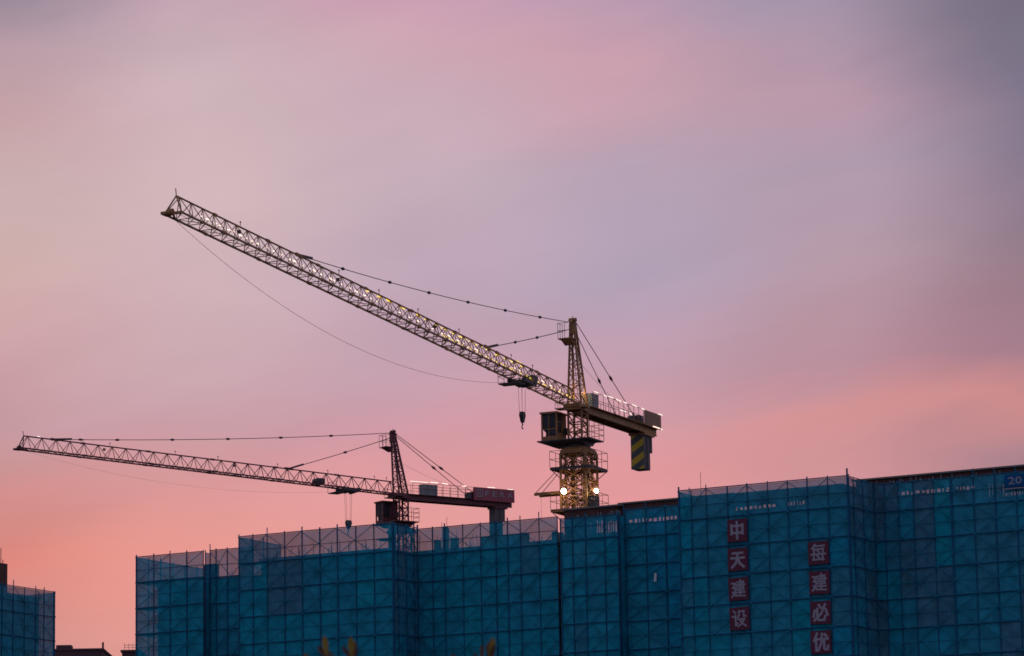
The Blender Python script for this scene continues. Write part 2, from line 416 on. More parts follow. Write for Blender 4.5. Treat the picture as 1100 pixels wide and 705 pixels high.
# B: right building with brown roof parapet
B = Shell(uB1[0] + 1, VB2 + 1.1, 'unfinished concrete shell inside the right blue scaffolds, with dark brown roof parapet', 22)
B.storeys(uB1[0] + .9, uB2[0] + 1, VB1b + 1.3, VB1b + 9.5, Z1 + .12)
B.storeys(uB2[0] + 1.0, uB2[-1] - 1.0, VB2 + 1.2, VB2 + 5.6, Z1 + .10)
B.storeys(uB2[0] + .8, uB3[-1] - 1.0, VB3 + 1.2, VB3 + 12, Z1 + .12)
def zpix(px, py, v):
    r = ray(px, py); return (CAM + r * ((v - CAM.dot(vD)) / r.dot(vD))).z
def parapet(name, v, p0, p1, ytop0, ytop1, slots, mt, th=.18, u_end=None):
    ym = (ytop0 + ytop1) / 2; a = u_on_v(p0, ytop0, v); b = u_end or u_on_v(p1, ytop1, v)
    zt = (zpix(p0, ytop0, v) + zpix(p1, ytop1, v)) / 2
    sl = []
    for (sa, sb, y0, y1, n) in slots:                   # pixel rows y0 (top), y1 (bottom) at the middle of the slot
        pm = (sa + sb) / 2; ua, ub = u_on_v(sa, y0, v), u_on_v(sb, y0, v); za, zb = zpix(pm, y1, v), zpix(pm, y0, v)
        u = ua
        while u < ub - .05:                             # uneven posts leave uneven gaps
            wd = (ub - ua) / n * B.r.uniform(.55, 1.3); gp = (ub - ua) / n * B.r.uniform(.12, .4)
            sl.append((u, min(u + wd, ub), za + B.r.uniform(0, .25) * (zb - za), zb - B.r.uniform(0, .2) * (zb - za))); u += wd + gp
    mb = MB(); holes_wall(mb, a, b, v, v + th, Z1 - .1, zt, sl, (B.u0, B.v0)); mb.build(name, mt, B.o); return a, b, zt
a, b, zt = parapet('parapet', VB1 + 1.15, 606, 664, 549.5, 543, [(640, 663.5, 558, 574, 12), (627, 639, 561, 576, 9)], M['parapet'])
k = MB(); k.box(a - .1 - B.u0, b + .3 - B.u0, VB1 + 1.0 - B.v0, VB1 + 1.42 - B.v0, zt, zt + .10); k.build('parapet_cap', M['concrete'], B.o)
a, b, zt = parapet('parapet', VB1b + .55, 664.5, 727, 543, 536, [(674.5, 727, 555.5, 560.5, 14)], M['parapet'], u_end=uB2[0] + .9)
k = MB(); k.box(a - B.u0, b - B.u0, VB1b + .4 - B.v0, VB1b + .8 - B.v0, zt, zt + .10); k.build('parapet_cap', M['concrete'], B.o)
parapet('parapet', VB2 + 1.2, 732, 906, 535.5, 518.8, [(766, 834, 543.5, 548, 17), (845, 866, 538, 543, 6)], M['wall'])
k = MB(); k.box(uB2[-1] - 1.18 - B.u0, uB2[-1] - 1.0 - B.u0, VB2 + 1.39 - B.v0, VB3 + 1.3 - B.v0, Z1 - .1, Z1 + 1.62); k.build('parapet', M['wall'], B.o)
a, b, zt = parapet('parapet', VB3 + 1.2, 919, 1100, 518.5, 500, [(963, 1021, 525.5, 530.5, 13), (1026, 1048, 521.8, 526.5, 6), (1060, 1067.5, 518, 535, 5), (1069.5, 1078, 518, 534, 5), (1079, 1099, 528, 532.5, 7)], M['parapet'], u_end=uB3[-1] - .95)
k = MB(); k.box(a - .1 - B.u0, b - B.u0, VB3 + 1.0 - B.v0, VB3 + 1.5 - B.v0, zt, zt + .10); k.build('parapet_cap', M['concrete'], B.o)
for _ in range(56):
    k = MB(); u = B.r.uniform(a, b - 3); zq = zt - B.r.uniform(.25, .75); k.box(u - B.u0, u + .05 - B.u0, VB3 + 1.1 - B.v0, VB3 + 1.19 - B.v0, zq, zq + B.r.uniform(.15, .3)); k.build('formwork_clamp', M['grey_box'], B.o)
ua, ub = u_on_v(610, 548, VB1 + 1.1), u_on_v(727, 540, VB1b + .5)
for _ in range(34):
    k = MB(); u = B.r.uniform(ua, ub - .4); vq = (VB1 if u < uB1[-1] + .2 else VB1b - .6) + 1.06; k.box(u - B.u0, u + .05 - B.u0, vq - B.v0, vq + .085 - B.v0, zt - .75, zt - B.r.uniform(.35, .5)); k.build('formwork_clamp', M['grey_box'], B.o)
k = MB(); k.tube((u_on_v(753, 530, VB2 + 2) - B.u0, VB2 + 2 - B.v0, Z1), (u_on_v(753, 530, VB2 + 2) - B.u0, VB2 + 2 - B.v0, 34.6), .015, 4); k.build('roof_rod', M['steel'], B.o)

k = MB(); P_ = uv(u_on_v(703.5, 620, VB1b - .2), VB1b - .2, 0); q0 = zpix(703.5, 625, VB1b - .2); x0 = u_on_v(702.6, 620, VB1b - .2) - SB1.u0
k.prism([(x0, q0), (x0 + .17, q0 + .03), (x0 + .2, q0 + .5), (x0 + .04, q0 + .56)], VB1b - .23 - SB1.v0, VB1b - .2 - SB1.v0); SB1.part('loose_sheet', k, M['pale'])
# ------------------------------------------------------------------ left netted block at the picture's edge
uC = zat(58, 666, Z1).dot(uD); vC = zat(58, 666, Z1).dot(vD)
vCs = [vC] + [v_on_u(x, y, uC) for x, y in ((47, 636), (38, 634), (26, 632), (14, 629), (2, 627), (-10, 624))]
for k in range(6): vCs.append(vCs[-1] - 1.7)
vCs = sorted(vCs)
SC = Scaffold(uC, min(vCs), 'dark blue netted scaffold cut off by the left edge, below a small brown tower', 17)
ztC = zpix(20, 631, vC) if False else None
def z_on_u(px, py, u):
    r = ray(px, py); return (CAM + r * ((u - CAM.dot(uD)) / r.dot(uD))).z
zC = z_on_u(20, 630.5, uC); zlC = z_on_u(28, 659, uC)
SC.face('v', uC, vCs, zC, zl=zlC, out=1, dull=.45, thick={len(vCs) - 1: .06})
SC.face('u', max(vCs) + .1, [uC - 6, uC - 4.5, uC - 3, uC - 1.5, uC - .1], zC, zl=zlC, braces=False, ledgers=False)
Cb = Shell(uC - 1.2, min(vCs), 'unfinished concrete shell inside the scaffold at the left edge', 23)
Cb.storeys(uC - 14, uC - 1.2, min(vCs) + .5, max(vCs) - .3, zC - .35)
tw = MB(); vt = v_on_u(8, 615, uC - 2.0); zt = z_on_u(5, 605.5, uC - 2.0)
tw.box(-6, -.8, vt - 6 - Cb.v0, vt - Cb.v0, zC - .4, zt); tw.build('stair_tower', M['parapet'], Cb.o)
k = MB()
for dv, hh in ((.3, 1.2), (.7, .5), (.05, .35)): k.tube((-1.2, vt - dv - Cb.v0, zt), (-1.2, vt - dv - Cb.v0, zt + hh), .03, 4)
k.tube((-1, vt - .1 - Cb.v0, zt - 1.9), (-1, vt + .5 - Cb.v0, zt - 1.8), .03, 4)
k.build('rebar', M['steel'], Cb.o)

# ------------------------------------------------------------------ far low roofs between the blocks
def far_block(p0, p1, y0, y1, d, label, bits):
    P = at(p0, y0, d); Q = at(p1, y1, d); z = (P.z + Q.z) / 2
    o = empty('distant_building', (P.x, P.y, 0)); tag(o, label, 'building')
    w = Q.x - P.x; hh = MB(); hh.box(0, w, 0, 16, 0, z); hh.build('wall', M['far'], o)
    c = MB(); c.box(-.15, w + .15, -.15, 16.15, z, z + .22); c.build('roof_edge', M['far'], o)
    wd = MB()
    for fl in range(int(z / 3.2)):
        for k in range(max(1, int(w / 2.6))):
            x = .8 + k * 2.6
            if x + 1.3 < w: wd.box(x, x + 1.3, -.03, .02, z - 2.6 - fl * 3.2, z - 1.1 - fl * 3.2)
    wd.build('window_row', M['glass'], o)
    for (bx, bw, bh) in bits:
        q = MB(); q.box(w * bx, w * bx + bw, 1, 1 + max(bw, .4), z + .22, z + bh); q.build('roof_pipe' if bw < 1 else 'roof_box', M['far'], o)
    return o, z, w
far_block(59, 110, 699, 699, 420, 'low dark roofline far behind, between the left block and the long building', [(.0, 1.7, .75), (.97, .18, 1.0)])
o, z, w = far_block(131, 150, 700.5, 700.5, 400, 'low dark roof with a thin railing beside the left end of the long building', [])
k = MB(); k.tube((.2, .2, z + .75), (w, .2, z + .75), .03, 4); k.tube((.2, .2, z + .5), (w, .2, z + .5), .025, 4)
for q in range(5): k.tube((.25 + q * .45, .2, z + .2), (.25 + q * .45, .2, z + .95), .025, 4)
k.build('railing', M['steel'], o)

# ------------------------------------------------------------------ signs
def text_mesh(body, size, bold, depth):
    c = bpy.data.curves.new('t', 'FONT'); c.body = body; c.size = size; c.offset = bold; c.extrude = depth
    c.align_x = 'CENTER'; c.resolution_u = 2
    t = bpy.data.objects.new('t', c); col.objects.link(t)
    dg = bpy.context.evaluated_depsgraph_get(); dg.update()
    me = bpy.data.meshes.new_from_object(t.evaluated_get(dg)); bpy.data.objects.remove(t); bpy.data.curves.remove(c)
    xs = [v.co.x for v in me.vertices]; ys = [v.co.y for v in me.vertices]
    return me, (min(xs), max(xs), min(ys), max(ys))
def put_text(body, cx, cz, w, h, y, parent, mt, bold=.02, name='character'):
    """lettering standing on a panel facing -y, fitted to a w x h box centred at (cx, cz)"""
    me, (x0, x1, y0, y1) = text_mesh(body, 1, bold, .02)
    sx = w / (x1 - x0); sy = h / (y1 - y0)
    for v in me.vertices:
        X, Y, Z_ = v.co; v.co = (cx + (X - (x0 + x1) / 2) * sx, y - Z_ * .6, cz + (Y - (y0 + y1) / 2) * sy)
    me.materials.clear(); me.materials.append(mt)
    o = bpy.data.objects.new(name, me); col.objects.link(o); o.parent = parent; return o

STROKES = {
 '中': [[(14,76),(86,76)],[(14,36),(86,36)],[(14,82),(14,30)],[(86,82),(86,30)],[(50,98),(50,2)]],
 '天': [[(18,86),(82,86)],[(8,58),(92,58)],[(50,86),(50,58)],[(50,62),(38,28),(12,6)],[(50,62),(62,28),(90,6)]],
 '建': [[(8,82),(32,82)],[(32,82),(16,56)],[(14,56),(34,56)],[(34,56),(26,26),(8,6)],[(14,32),(34,12),(94,8)],[(44,86),(84,86)],[(38,72),(94,72)],[(44,58),(84,58)],[(44,44),(88,44)],[(40,29),(92,29)],[(64,98),(64,16)],[(84,90),(84,54)]],
 '设': [[(14,94),(26,80)],[(6,62),(26,62)],[(26,66),(26,14)],[(26,12),(38,24)],[(50,92),(50,70),(40,56)],[(46,90),(82,90)],[(80,92),(80,62),(94,62)],[(42,46),(86,46)],[(84,46),(68,22),(42,6)],[(54,42),(70,20),(94,6)]],
 '每': [[(30,98),(12,74)],[(24,88),(90,88)],[(22,70),(84,70)],[(26,72),(20,12)],[(82,72),(76,8)],[(16,12),(86,12)],[(4,42),(96,42)],[(46,64),(56,52)],[(44,34),(54,22)]],
 '必': [[(14,62),(6,28)],[(30,72),(30,18),(40,8),(76,8),(80,28)],[(40,92),(54,76)],[(84,66),(95,36)],[(80,94),(56,44),(12,6)]],
 '优': [[(28,98),(8,58)],[(21,74),(21,2)],[(34,66),(96,66)],[(58,96),(56,50),(34,4)],[(72,64),(72,14),(80,7),(94,7),(96,26)],[(76,92),(90,78)]],
}
def put_strokes(ch, cx, cz, w, h, y, parent, mt, th=.15):
    """heavy squared lettering built stroke by stroke on a panel facing -y"""
    mb = MB(); q = 0; t = (.115 if len(STROKES[ch]) > 8 else th) * w
    for pl in STROKES[ch]:
        P = [Vector((cx + (a / 100 - .5) * w, 0, cz + (b / 100 - .5) * h)) for a, b in pl]
        for a, b in zip(P, P[1:]):
            d = (b - a).normalized(); e = d * t * .42; nn = Vector((-d.z, 0, d.x)) * t / 2 * (1. if abs(d.z) > .5 else .92); dep = y - .012 - .0012 * q; q += 1
            i = len(mb.v)
            for yy in (dep, y + .004):
                for p in (a - e - nn, b + e - nn, b + e + nn, a - e + nn): mb.v.append((p.x, yy, p.z))
            for f in ((0, 1, 2, 3), (7, 6, 5, 4), (0, 4, 5, 1), (1, 5, 6, 2), (2, 6, 7, 3), (3, 7, 4, 0)): mb.f.append(tuple(i + k for k in f)); mb.mi.append(0)
    return mb.build('character', mt, parent)
WORDS = {0: '中天建设', 1: '每建必优'}
LAB = {(0, 0): 'dark red board with white character 中, topmost of the left column of signs',
       (0, 1): 'dark red board with white character 天, second of the left column of signs',
       (0, 2): 'dark red board with white character 建, third of the left column of signs',
       (0, 3): 'dark red board with white character 设, lowest of the left column of signs',
       (1, 0): 'dark red board with white character 每, topmost of the right column of signs',
       (1, 1): 'dark red board with white character 建, second of the right column of signs',
       (1, 2): 'dark red board with white character 必, third of the right column of signs',
       (1, 3): 'dark red board with white character 优, lowest of the right column of signs'}
for c in (0, 1):
    b0, b1 = (uB2[3], uB2[4]) if c == 0 else (uB2[7], uB2[8])
    for k in range(4):
        zt = Z1 - .22 - (k + c) * LIFT; w = b1 - b0 - .03; hgt = 1.38
        o = empty('sign_board', uv((b0 + b1) / 2 + random.uniform(-.02, .02), VB2 - .16, zt - hgt + random.uniform(-.02, .02)), -PHI); o.rotation_euler.y = R(random.uniform(-1, 1))
        tag(o, LAB[(c, k)], 'sign', 'red character boards on the scaffold')
        MB().box(-w / 2, w / 2, -.03, .03, 0, hgt).build('panel', M['sign_red'], o)
        put_strokes(WORDS[c][k], 0, hgt * .5, w * .78, hgt * .78, -.032, o, M['sign_white'])
# blue building number board
b0 = u_on_v(1080.5, 517, VB3); b1 = u_on_v(1132, 513, VB3); zt = zpix(1082, 511, VB3); zb = zpix(1082, 524, VB3)
o = empty('number_board', uv(b0, VB3 - .2, zb), -PHI); tag(o, 'blue board with pale number 20 at the right edge, top of the scaffold', 'sign')
MB().box(0, b1 - b0, -.03, .03, 0, zt - zb).build('panel', M['sign_blue'], o)
MB().box(.0, b1 - b0, -.045, .02, -.14, -.07).build('lower_rail', M['sign_white'], o)
hN = (zt - zb)
put_text('20', .68, hN * .5, .88, hN * .62, -.035, o, M['sign_white'], .012, 'numerals')
put_text('栋', 1.68, hN * .5, .85, hN * .7, -.035, o, M['sign_white'], .008)

# ------------------------------------------------------------------ tower cranes (local x = jib, y = left of jib, z up, origin on the ground)
def lattice_face(mb, A0, A1, B0, B1, n, r, cross=False, horiz=True):
    """zigzag between two chords A0-A1 and B0-B1"""
    A0, A1, B0, B1 = map(Vector, (A0, A1, B0, B1))
    for k in range(n):
        a = A0.lerp(A1, k / n); b = B0.lerp(B1, (k + 1) / n); a2 = A0.lerp(A1, (k + 1) / n); b2 = B0.lerp(B1, k / n)
        if cross or k % 2 == 0: mb.tube(a, b, r, 5)
        if cross or k % 2: mb.tube(b2, a2, r, 5)
        if horiz: mb.tube(a2, b2 if False else B0.lerp(B1, (k + 1) / n), r, 5)

def railing(pts, z, h, r=.022, posts=.75, mids=2):
    """rails along a polyline of (x, y) at floor height z"""
    mb = MB()
    for (x0, y0), (x1, y1) in zip(pts, pts[1:]):
        L_ = math.hypot(x1 - x0, y1 - y0); n = max(1, round(L_ / posts))
        for k in range(n + 1):
            t = k / n; x, y = x0 + (x1 - x0) * t, y0 + (y1 - y0) * t; mb.tube((x, y, z), (x, y, z + h), r, 5)
        for q in range(1, mids + 1):
            mb.tube((x0, y0, z + h * q / mids), (x1, y1, z + h * q / mids), r, 5)
    return mb

def sag(p, q, s, n=24):
    p, q = Vector(p), Vector(q)
    return [p.lerp(q, k / n) - Vector((0, 0, s * 4 * (k / n) * (1 - k / n))) for k in range(n + 1)]

def cable(name, p, q, r, parent, mt, coupl=(), s=0., plate=None, cr=.075, cl=.22):
    pts = sag(p, q, s, 16 if s else 1); o = MB().path(pts, r, 6).build(name, mt, parent)
    pv, qv = Vector(p), Vector(q); d = (qv - pv).normalized()
    for t in coupl:
        c = pv.lerp(qv, t) - Vector((0, 0, s * 4 * t * (1 - t)))
        MB().tube(c - d * cl, c, cr * .4, 6, cr).tube(c, c + d * cl, cr, 6, cr * .4).build('coupling', mt, o)
    if plate:
        MB().beam(pv, pv + d * plate, .07, .16).build('end_plate', mt, o)
    return o

def crane(spec):
    S = spec
    P = S['pivot']; b = R(S['beta']); j = Vector((-math.sin(b), -math.cos(b), 0)); yaw = math.atan2(j.y, j.x)
    o = empty('tower_crane', (P.x, P.y, 0), yaw); tag(o, S['label'], 'crane', 'tower cranes above the site')
    inv = (Matrix.Translation((P.x, P.y, 0)) @ Matrix.Rotation(yaw, 4, 'Z')).inverted(); fwd = inv.inverted()
    Z = P.z; mt = S['paint']; st = M['steel']; q = S['q']          # q: member thickness factor
    hw = S['hw']                                                    # half width of the slewing tower
    # ---- mast below
    zs0 = Z - S.get('drop', 3.25)                                                  # top of climbing frame / fixed mast
    mw = hw + .18
    mast = MB()
    for (x0, y0), (x1, y1) in (((-mw, -mw), (mw, -mw)), ((mw, -mw), (mw, mw)), ((mw, mw), (-mw, mw)), ((-mw, mw), (-mw, -mw))):
        n = 16; lattice_face(mast, (x0, y0, zs0 - 22), (x0, y0, zs0), (x1, y1, zs0 - 22), (x1, y1, zs0), n, .05 * q)
        lattice_face(mast, (x0, y0, 0), (x0, y0, zs0 - 22), (x1, y1, 0), (x1, y1, zs0 - 22), 12, .05 * q)
    mo = mast.build('mast', mt, o)
    for x, y in ((mw, mw), (mw, -mw), (-mw, mw), (-mw, -mw)): MB().beam((x, y, 0), (x, y, zs0), .15, .15).build('leg', mt, mo)
    lad = MB()
    for y in (-.2, .2): lad.tube((0, y, zs0 - 14), (0, y, zs0 + .4), .03, 5)
    for k in range(46): lad.tube((0, -.2, zs0 - 14 + k * .31), (0, .2, zs0 - 14 + k * .31), .018, 4)
    lad.build('ladder', st, mo)
    # ---- slewing ring and its flared support
    ring = MB(); ring.tube((0, 0, zs0 + .32), (0, 0, zs0 + .55), hw + .34, 24); ring.tube((0, 0, zs0 + .55), (0, 0, zs0 + .72), hw + .25, 24); ring.build('slewing_ring', st, o)
    cw = mw + .27                                                   # climbing frame half width
    base = MB()
    i = len(base.v)
    for w_, z_ in ((cw + .02, zs0 - .12), (cw + .02, zs0 + .06), (hw + .3, zs0 + .30)):
        for x, y in ((-1, -1), (1, -1), (1, 1), (-1, 1)): base.v.append((x * w_, y * w_, z_))
    for a_ in range(2):
        for k in range(4):
            k2 = (k + 1) % 4; base.f.append((i + a_ * 4 + k, i + a_ * 4 + k2, i + a_ * 4 + 4 + k2, i + a_ * 4 + 4 + k)); base.mi.append(0)
    base.f.append((i + 3, i + 2, i + 1, i)); base.mi.append(0); base.f.append((i + 8, i + 9, i + 10, i + 11)); base.mi.append(0)
    base.build('turntable_base', mt, o)
    # ---- climbing frame with its platforms
    if S['cage']:
        cg = MB(); zc0 = zs0 - 4.1
        for (x0, y0), (x1, y1) in (((-cw, -cw), (cw, -cw)), ((cw, -cw), (cw, cw)), ((cw, cw), (-cw, cw)), ((-cw, cw), (-cw, -cw))):
            lattice_face(cg, (x0, y0, zc0), (x0, y0, zs0 - .1), (x1, y1, zc0), (x1, y1, zs0 - .1), 4, .05 * q, cross=True, horiz=True)
        # zigzag second pass the other way gives the photo's dense middle
        co = cg.build('climbing_frame', mt, o)
        for x, y in ((cw, cw), (cw, -cw), (-cw, cw), (-cw, -cw)): MB().beam((x, y, zc0), (x, y, zs0 - .1), .13, .13).build('leg', mt, co)
        hj = MB(); hj.tube((-cw - .1, .2, zc0 + 1.0), (-cw - .1, .2, zc0 + 3.2), .11, 10); hj.tube((-cw - .1, .2, zc0 + 3.2), (-cw - .1, .2, zc0 + 3.8), .06, 8)
        hj.beam((-cw - .05, -cw, zc0 + 1), (-cw - .05, cw, zc0 + 1), .16, .3); hj.build('hydraulic_jack', st, co)
        for x, y in ((cw - .13, cw - .13), (cw - .13, -cw + .13), (-cw + .13, cw - .13), (-cw + .13, -cw + .13)):
            for zz in (zc0 + .5, zc0 + 2.1, zc0 + 3.7): MB().tube((x - .1, y, zz), (x + .1, y, zz), .11, 10).build('guide_roller', st, co)
        pw = cw + .55
        for zz, lab in ((zs0 - 1.1, 'upper'), (zc0 + .1, 'lower')):
            pl = MB()
            for (a0, a1, b0, b1) in ((-pw, pw, -pw, -cw - .05), (-pw, pw, cw + .05, pw), (-pw, -cw - .05, -cw - .05, cw + .05), (cw + .05, pw, -cw - .05, cw + .05)):
                pl.box(a0, a1, b0, b1, zz - .05, zz)
            for y in (-pw + .05, pw - .05): pl.beam((-pw, y, zz - .13), (pw, y, zz - .13), .07, .14)
            for x in (-pw + .05, pw - .05): pl.beam((x, -pw, zz - .13), (x, pw, zz - .13), .07, .14)
            for sx in (-1, 1):
                for sy in (-1, 1): pl.tube((sx * cw, sy * cw, zz - .75), (sx * pw, sy * pw, zz - .1), .03, 5)
            po = pl.build('work_platform', mt if lab == 'lower' else st, o)
            railing([(-pw, -pw), (pw, -pw), (pw, pw), (-pw, pw), (-pw, -pw)], zz, 1.12, .02, .95, 2).build('railing', mt, po)
        bx = MB().box(-.1, .75, pw - .6, pw - .05, zc0 + .12, zc0 + .95); bx.build('pump_cabinet', M['stripe_g'], o)
        # feeding beam for new mast sections, hung by two stays
        zi = zc0 + 1.42; yi = -cw
        ib = MB()
        ib.box(-.1, .95, yi - 2.0, yi - .02, zi - .07, zi); ib.beam((.0, yi - 2.05, zi - .12), (.0, yi, zi - .12), .1, .16); ib.beam((.85, yi - 2.05, zi - .12), (.85, yi, zi - .12), .1, .16)
        io = ib.build('feeding_beam', mt, o)
        for x in (0, .85): MB().tube((x, yi - 1.95, zi), (x * .5 + .2, yi, zi + 1.85), .024, 5).build('stay', st, io)
        MB().tube((.4, yi - 1.75, zi), (.4, yi - 1.75, zi - 2.1), .008, 4).build('hanging_rope', st, io)
        # floodlights on the climbing frame
        for (yy, zz, xx) in ((-cw + .32, zc0 + 1.34, cw + .22), (cw + .62, zc0 + 1.27, cw - .3)):
            hd = MB(); d = Vector((.9, 0, -.28)).normalized(); c = Vector((xx, yy, zz)); hd.tube(c - d * .26, c - d * .01, .14, 14, .24); hd.tube((xx - .2, yy, zz), (xx - .2, yy, zz - .5), .03, 5)
            ho = hd.build('floodlight', st, o); rl = .19 if yy < 0 else .155; MB().tube(c - d * .005, c + d * .03, rl, 16).build('lens', M['lamp'], ho); MB().tube(c - d * .02, c + d * .012, rl + .035, 16).build('flare_rim', M['flare_rim'], ho)
    # ---- cab deck, slewing tower between ring and jib foot
    zd = zs0 + .80
    dk = MB(); dy = hw + 1.0
    dk.box(-.95, 1.5, -hw - 1.95, dy, zd - .08, zd)
    dk.prism([(-.95, zd - .081), (1.5, zd - .081), (.75, zd - .36), (-.55, zd - .36)], -hw - 1.2, hw + .35)
    do = dk.build('cab_deck', mt if not S['cage'] else st, o)
    railing([(-.95, hw + .1), (-.95, dy), (1.45, dy), (1.45, hw + .1)], zd, 1.15, .022, .7, 3).build('railing', mt, do)
    tower = MB()
    for (x0, y0), (x1, y1) in (((-hw, -hw), (hw, -hw)), ((hw, -hw), (hw, hw)), ((hw, hw), (-hw, hw)), ((-hw, hw), (-hw, -hw))):
        lattice_face(tower, (x0, y0, zd), (x0, y0, Z + .1), (x1, y1, zd), (x1, y1, Z + .1), 4, .042 * q)
    to = tower.build('slewing_tower', mt, o)
    for x, y in ((hw, hw), (hw, -hw), (-hw, hw), (-hw, -hw)): MB().beam((x, y, zd), (x, y, Z + .1), .12, .12).build('leg', mt, to)
    # ---- cab
    cy1 = -hw - .52; cy0 = cy1 - 1.2; cx0, cx1 = -.3, 1.25; ch = 2.0
    cb = MB()
    cb.box(cx0, cx1, cy0, cy1, zd + .002, zd + .14)
    cb.box(cx0 - .08, cx1 + .12, cy0 - .06, cy1 + .06, zd + ch - .12, zd + ch)
    for x, y in ((cx0 + .05, cy0 + .05), (cx1 - .05, cy0 + .05), (cx0 + .05, cy1 - .05), (cx1 - .05, cy1 - .05)): cb.beam((x, y, zd + .14), (x, y, zd + ch - .12), .1, .1)
    cb.box(cx0, cx0 + .06, cy0 + .1, cy1 - .1, zd + .14, zd + ch - .12)
    cb.box(cx0 + .1, cx0 + .75, cy1 - .06, cy1, zd + .14, zd + ch - .12); cb.box(cx0 + .1, cx0 + .75, cy0, cy0 + .06, zd + .14, zd + ch - .12)
    cb.box(cx0 + .75, cx1 - .1, cy1 - .06, cy1, zd + .14, zd + .55); cb.beam((cx0 + .75, cy1 - .03, zd + 1.3), (cx1 - .1, cy1 - .03, zd + 1.3), .05, .05)
    cbo = cb.build('cab', mt, o)
    wf = MB(); wf.prism([(cy0 + .12, zd + ch - .13), (cy1 - .1, zd + ch - .13), (cy1 - .1, zd + .16), (cy0 + .28, zd + .16), (cy0 + .34, zd + .55), (cy0 + .12, zd + .8)], cx1 - .08, cx1 - .05); wf.v = [(y, x, z) for x, y, z in wf.v]; wf.build('window', M['glass'], cbo)
    MB().box(cx0 + .76, cx1 - .1, cy1 - .05, cy1 - .02, zd + .57, zd + ch - .13).build('window', M['glass'], cbo)
    mu = MB(); mu.box(cx1 - .04, cx1, cy0 + .1, cy1 - .1, zd + .78, zd + .84); mu.box(cx1 - .038, cx1 - .002, cy0 + .56, cy0 + .61, zd + .14, zd + ch - .12); mu.box(cx1 - .03, cx1 + .02, cy0 + .1, cy1 - .1, zd + .145, zd + .3); mu.build('window_frame', mt, cbo)
    seat = MB(); seat.box(.2, .7, cy0 + .4, cy1 - .35, zd + .14, zd + .6); seat.box(.15, .3, cy0 + .4, cy1 - .35, zd + .6, zd + 1.25); seat.build('seat', st, cbo)
    ac = MB().box(-.2, .25, cy1 + .07, cy1 + .26, zd + .5, zd + .95); ac.build('cooling_unit', st, cbo)
    # ---- tower head
    hd = MB(); ax = S['apex_x']; hh = S['head_h']; aw = .13
    tops = {}
    for sx in (-1, 1):
        for sy in (-1, 1): tops[(sx, sy)] = (Vector((sx * hw, sy * hw, Z + .1)), Vector((ax + sx * aw, sy * aw, Z + hh)))
    for c0, c1 in (((-1, -1), (1, -1)), ((1, -1), (1, 1)), ((1, 1), (-1, 1)), ((-1, 1), (-1, -1))):
        n = 8
        for k in range(n):
            t0, t1 = 1 - (1 - k / n) ** 1.0, (k + 1) / n
            a0, a1 = tops[c0][0].lerp(tops[c0][1], t0), tops[c0][0].lerp(tops[c0][1], t1); b0_, b1_ = tops[c1][0].lerp(tops[c1][1], t0), tops[c1][0].lerp(tops[c1][1], t1)
            hd.tube(a0, b1_, .03 * q, 5) if k % 2 else hd.tube(b0_, a1, .03 * q, 5)
            hd.tube(a1, b1_, .026 * q, 5)
    ho = hd.build('tower_head', mt, o)
    for c in tops: MB().beam(tops[c][0], tops[c][1], .115 * q, .115 * q).build('leg', mt, ho)
    cap = MB(); cap.beam((ax - .3, 0, Z + hh - .1), (ax + .3, 0, Z + hh + .18), .22, .34); cap.tube((ax, -.26, Z + hh + .22), (ax, .26, Z + hh + .22), .15, 12)
    cap.box(ax - .22, ax + .22, -.2, .2, Z + hh - .75, Z + hh - .05); cap.tube((ax, 0, Z + hh + .2), (ax, 0, Z + hh + .52), .025, 5)
    cap.build('head_cap', mt, ho)
    zp = Z + hh - 1.15
    pf = MB(); pf.box(ax + .15, ax + 1.0, -.7, .35, zp - .07, zp); pf.prism([(ax + .15, zp - .071), (ax + .9, zp - .071), (ax + .15, zp - .4)], -.55, .2)
    po = pf.build('head_platform', mt, o); railing([(ax + .2, -.7), (ax + 1.0, -.7), (ax + 1.0, .35), (ax + .2, .35)], zp, 1.05, .018, .5, 2).build('railing', mt, po)
    ld = MB()
    for y in (-.17, .17): ld.tube((-hw - .12, y, Z + .1), (ax - .25, y, Z + hh - 1.2), .02, 5)
    for k in range(16):
        t = k / 16; x = (-hw - .12) * (1 - t) + (ax - .25) * t; ld.tube((x, -.17, Z + .1 + t * (hh - 1.3)), (x, .17, Z + .1 + t * (hh - 1.3)), .014, 4)
    ld.build('ladder', st, ho)
    # ---- jib
    tilt = R(S['tilt']); JL = S['jib_len']; jw = S['jw']; jh = S['jh']
    J0 = Vector((hw + .05, 0, Z)); jd = Vector((math.cos(tilt), 0, math.sin(tilt))); jn = Vector((-math.sin(tilt), 0, math.cos(tilt))); yv = Vector((0, 1, 0))
    def JP(t, y, h): return J0 + jd * t + yv * y + jn * h
    def t_at(px, h=0., y=0.):                                     # distance along the jib seen in photo column px
        lo, hi = 0., JL
        for _ in range(40):
            mid = (lo + hi) / 2; x, _y = proj(fwd @ JP(mid, y, h))
            lo, hi = (mid, hi) if x > px else (lo, mid)
        return (lo + hi) / 2
    nb = int(JL / 1.25 / 2) * 2; lac = MB()
    for k in range(nb):
        t0 = JL * k / nb; t1 = JL * (k + 1) / nb; tm = (t0 + t1) / 2; r = (.027 if k > nb * .45 else .032) * q
        for sy in (-1, 1):
            lac.tube(JP(t0, sy * jw, 0), JP(tm, 0, jh), r, 5); lac.tube(JP(tm, 0, jh), JP(t1, sy * jw, 0), r, 5)
        lac.tube(JP(t0, -jw, 0), JP(t0, jw, 0), r, 5)
        lac.tube(JP(t0, -jw, 0), JP(t1, jw, 0), r * .8, 5) if k % 2 else lac.tube(JP(t0, jw, 0), JP(t1, -jw, 0), r * .8, 5)
    jo = lac.build('jib', mt, o)
    e0 = .4
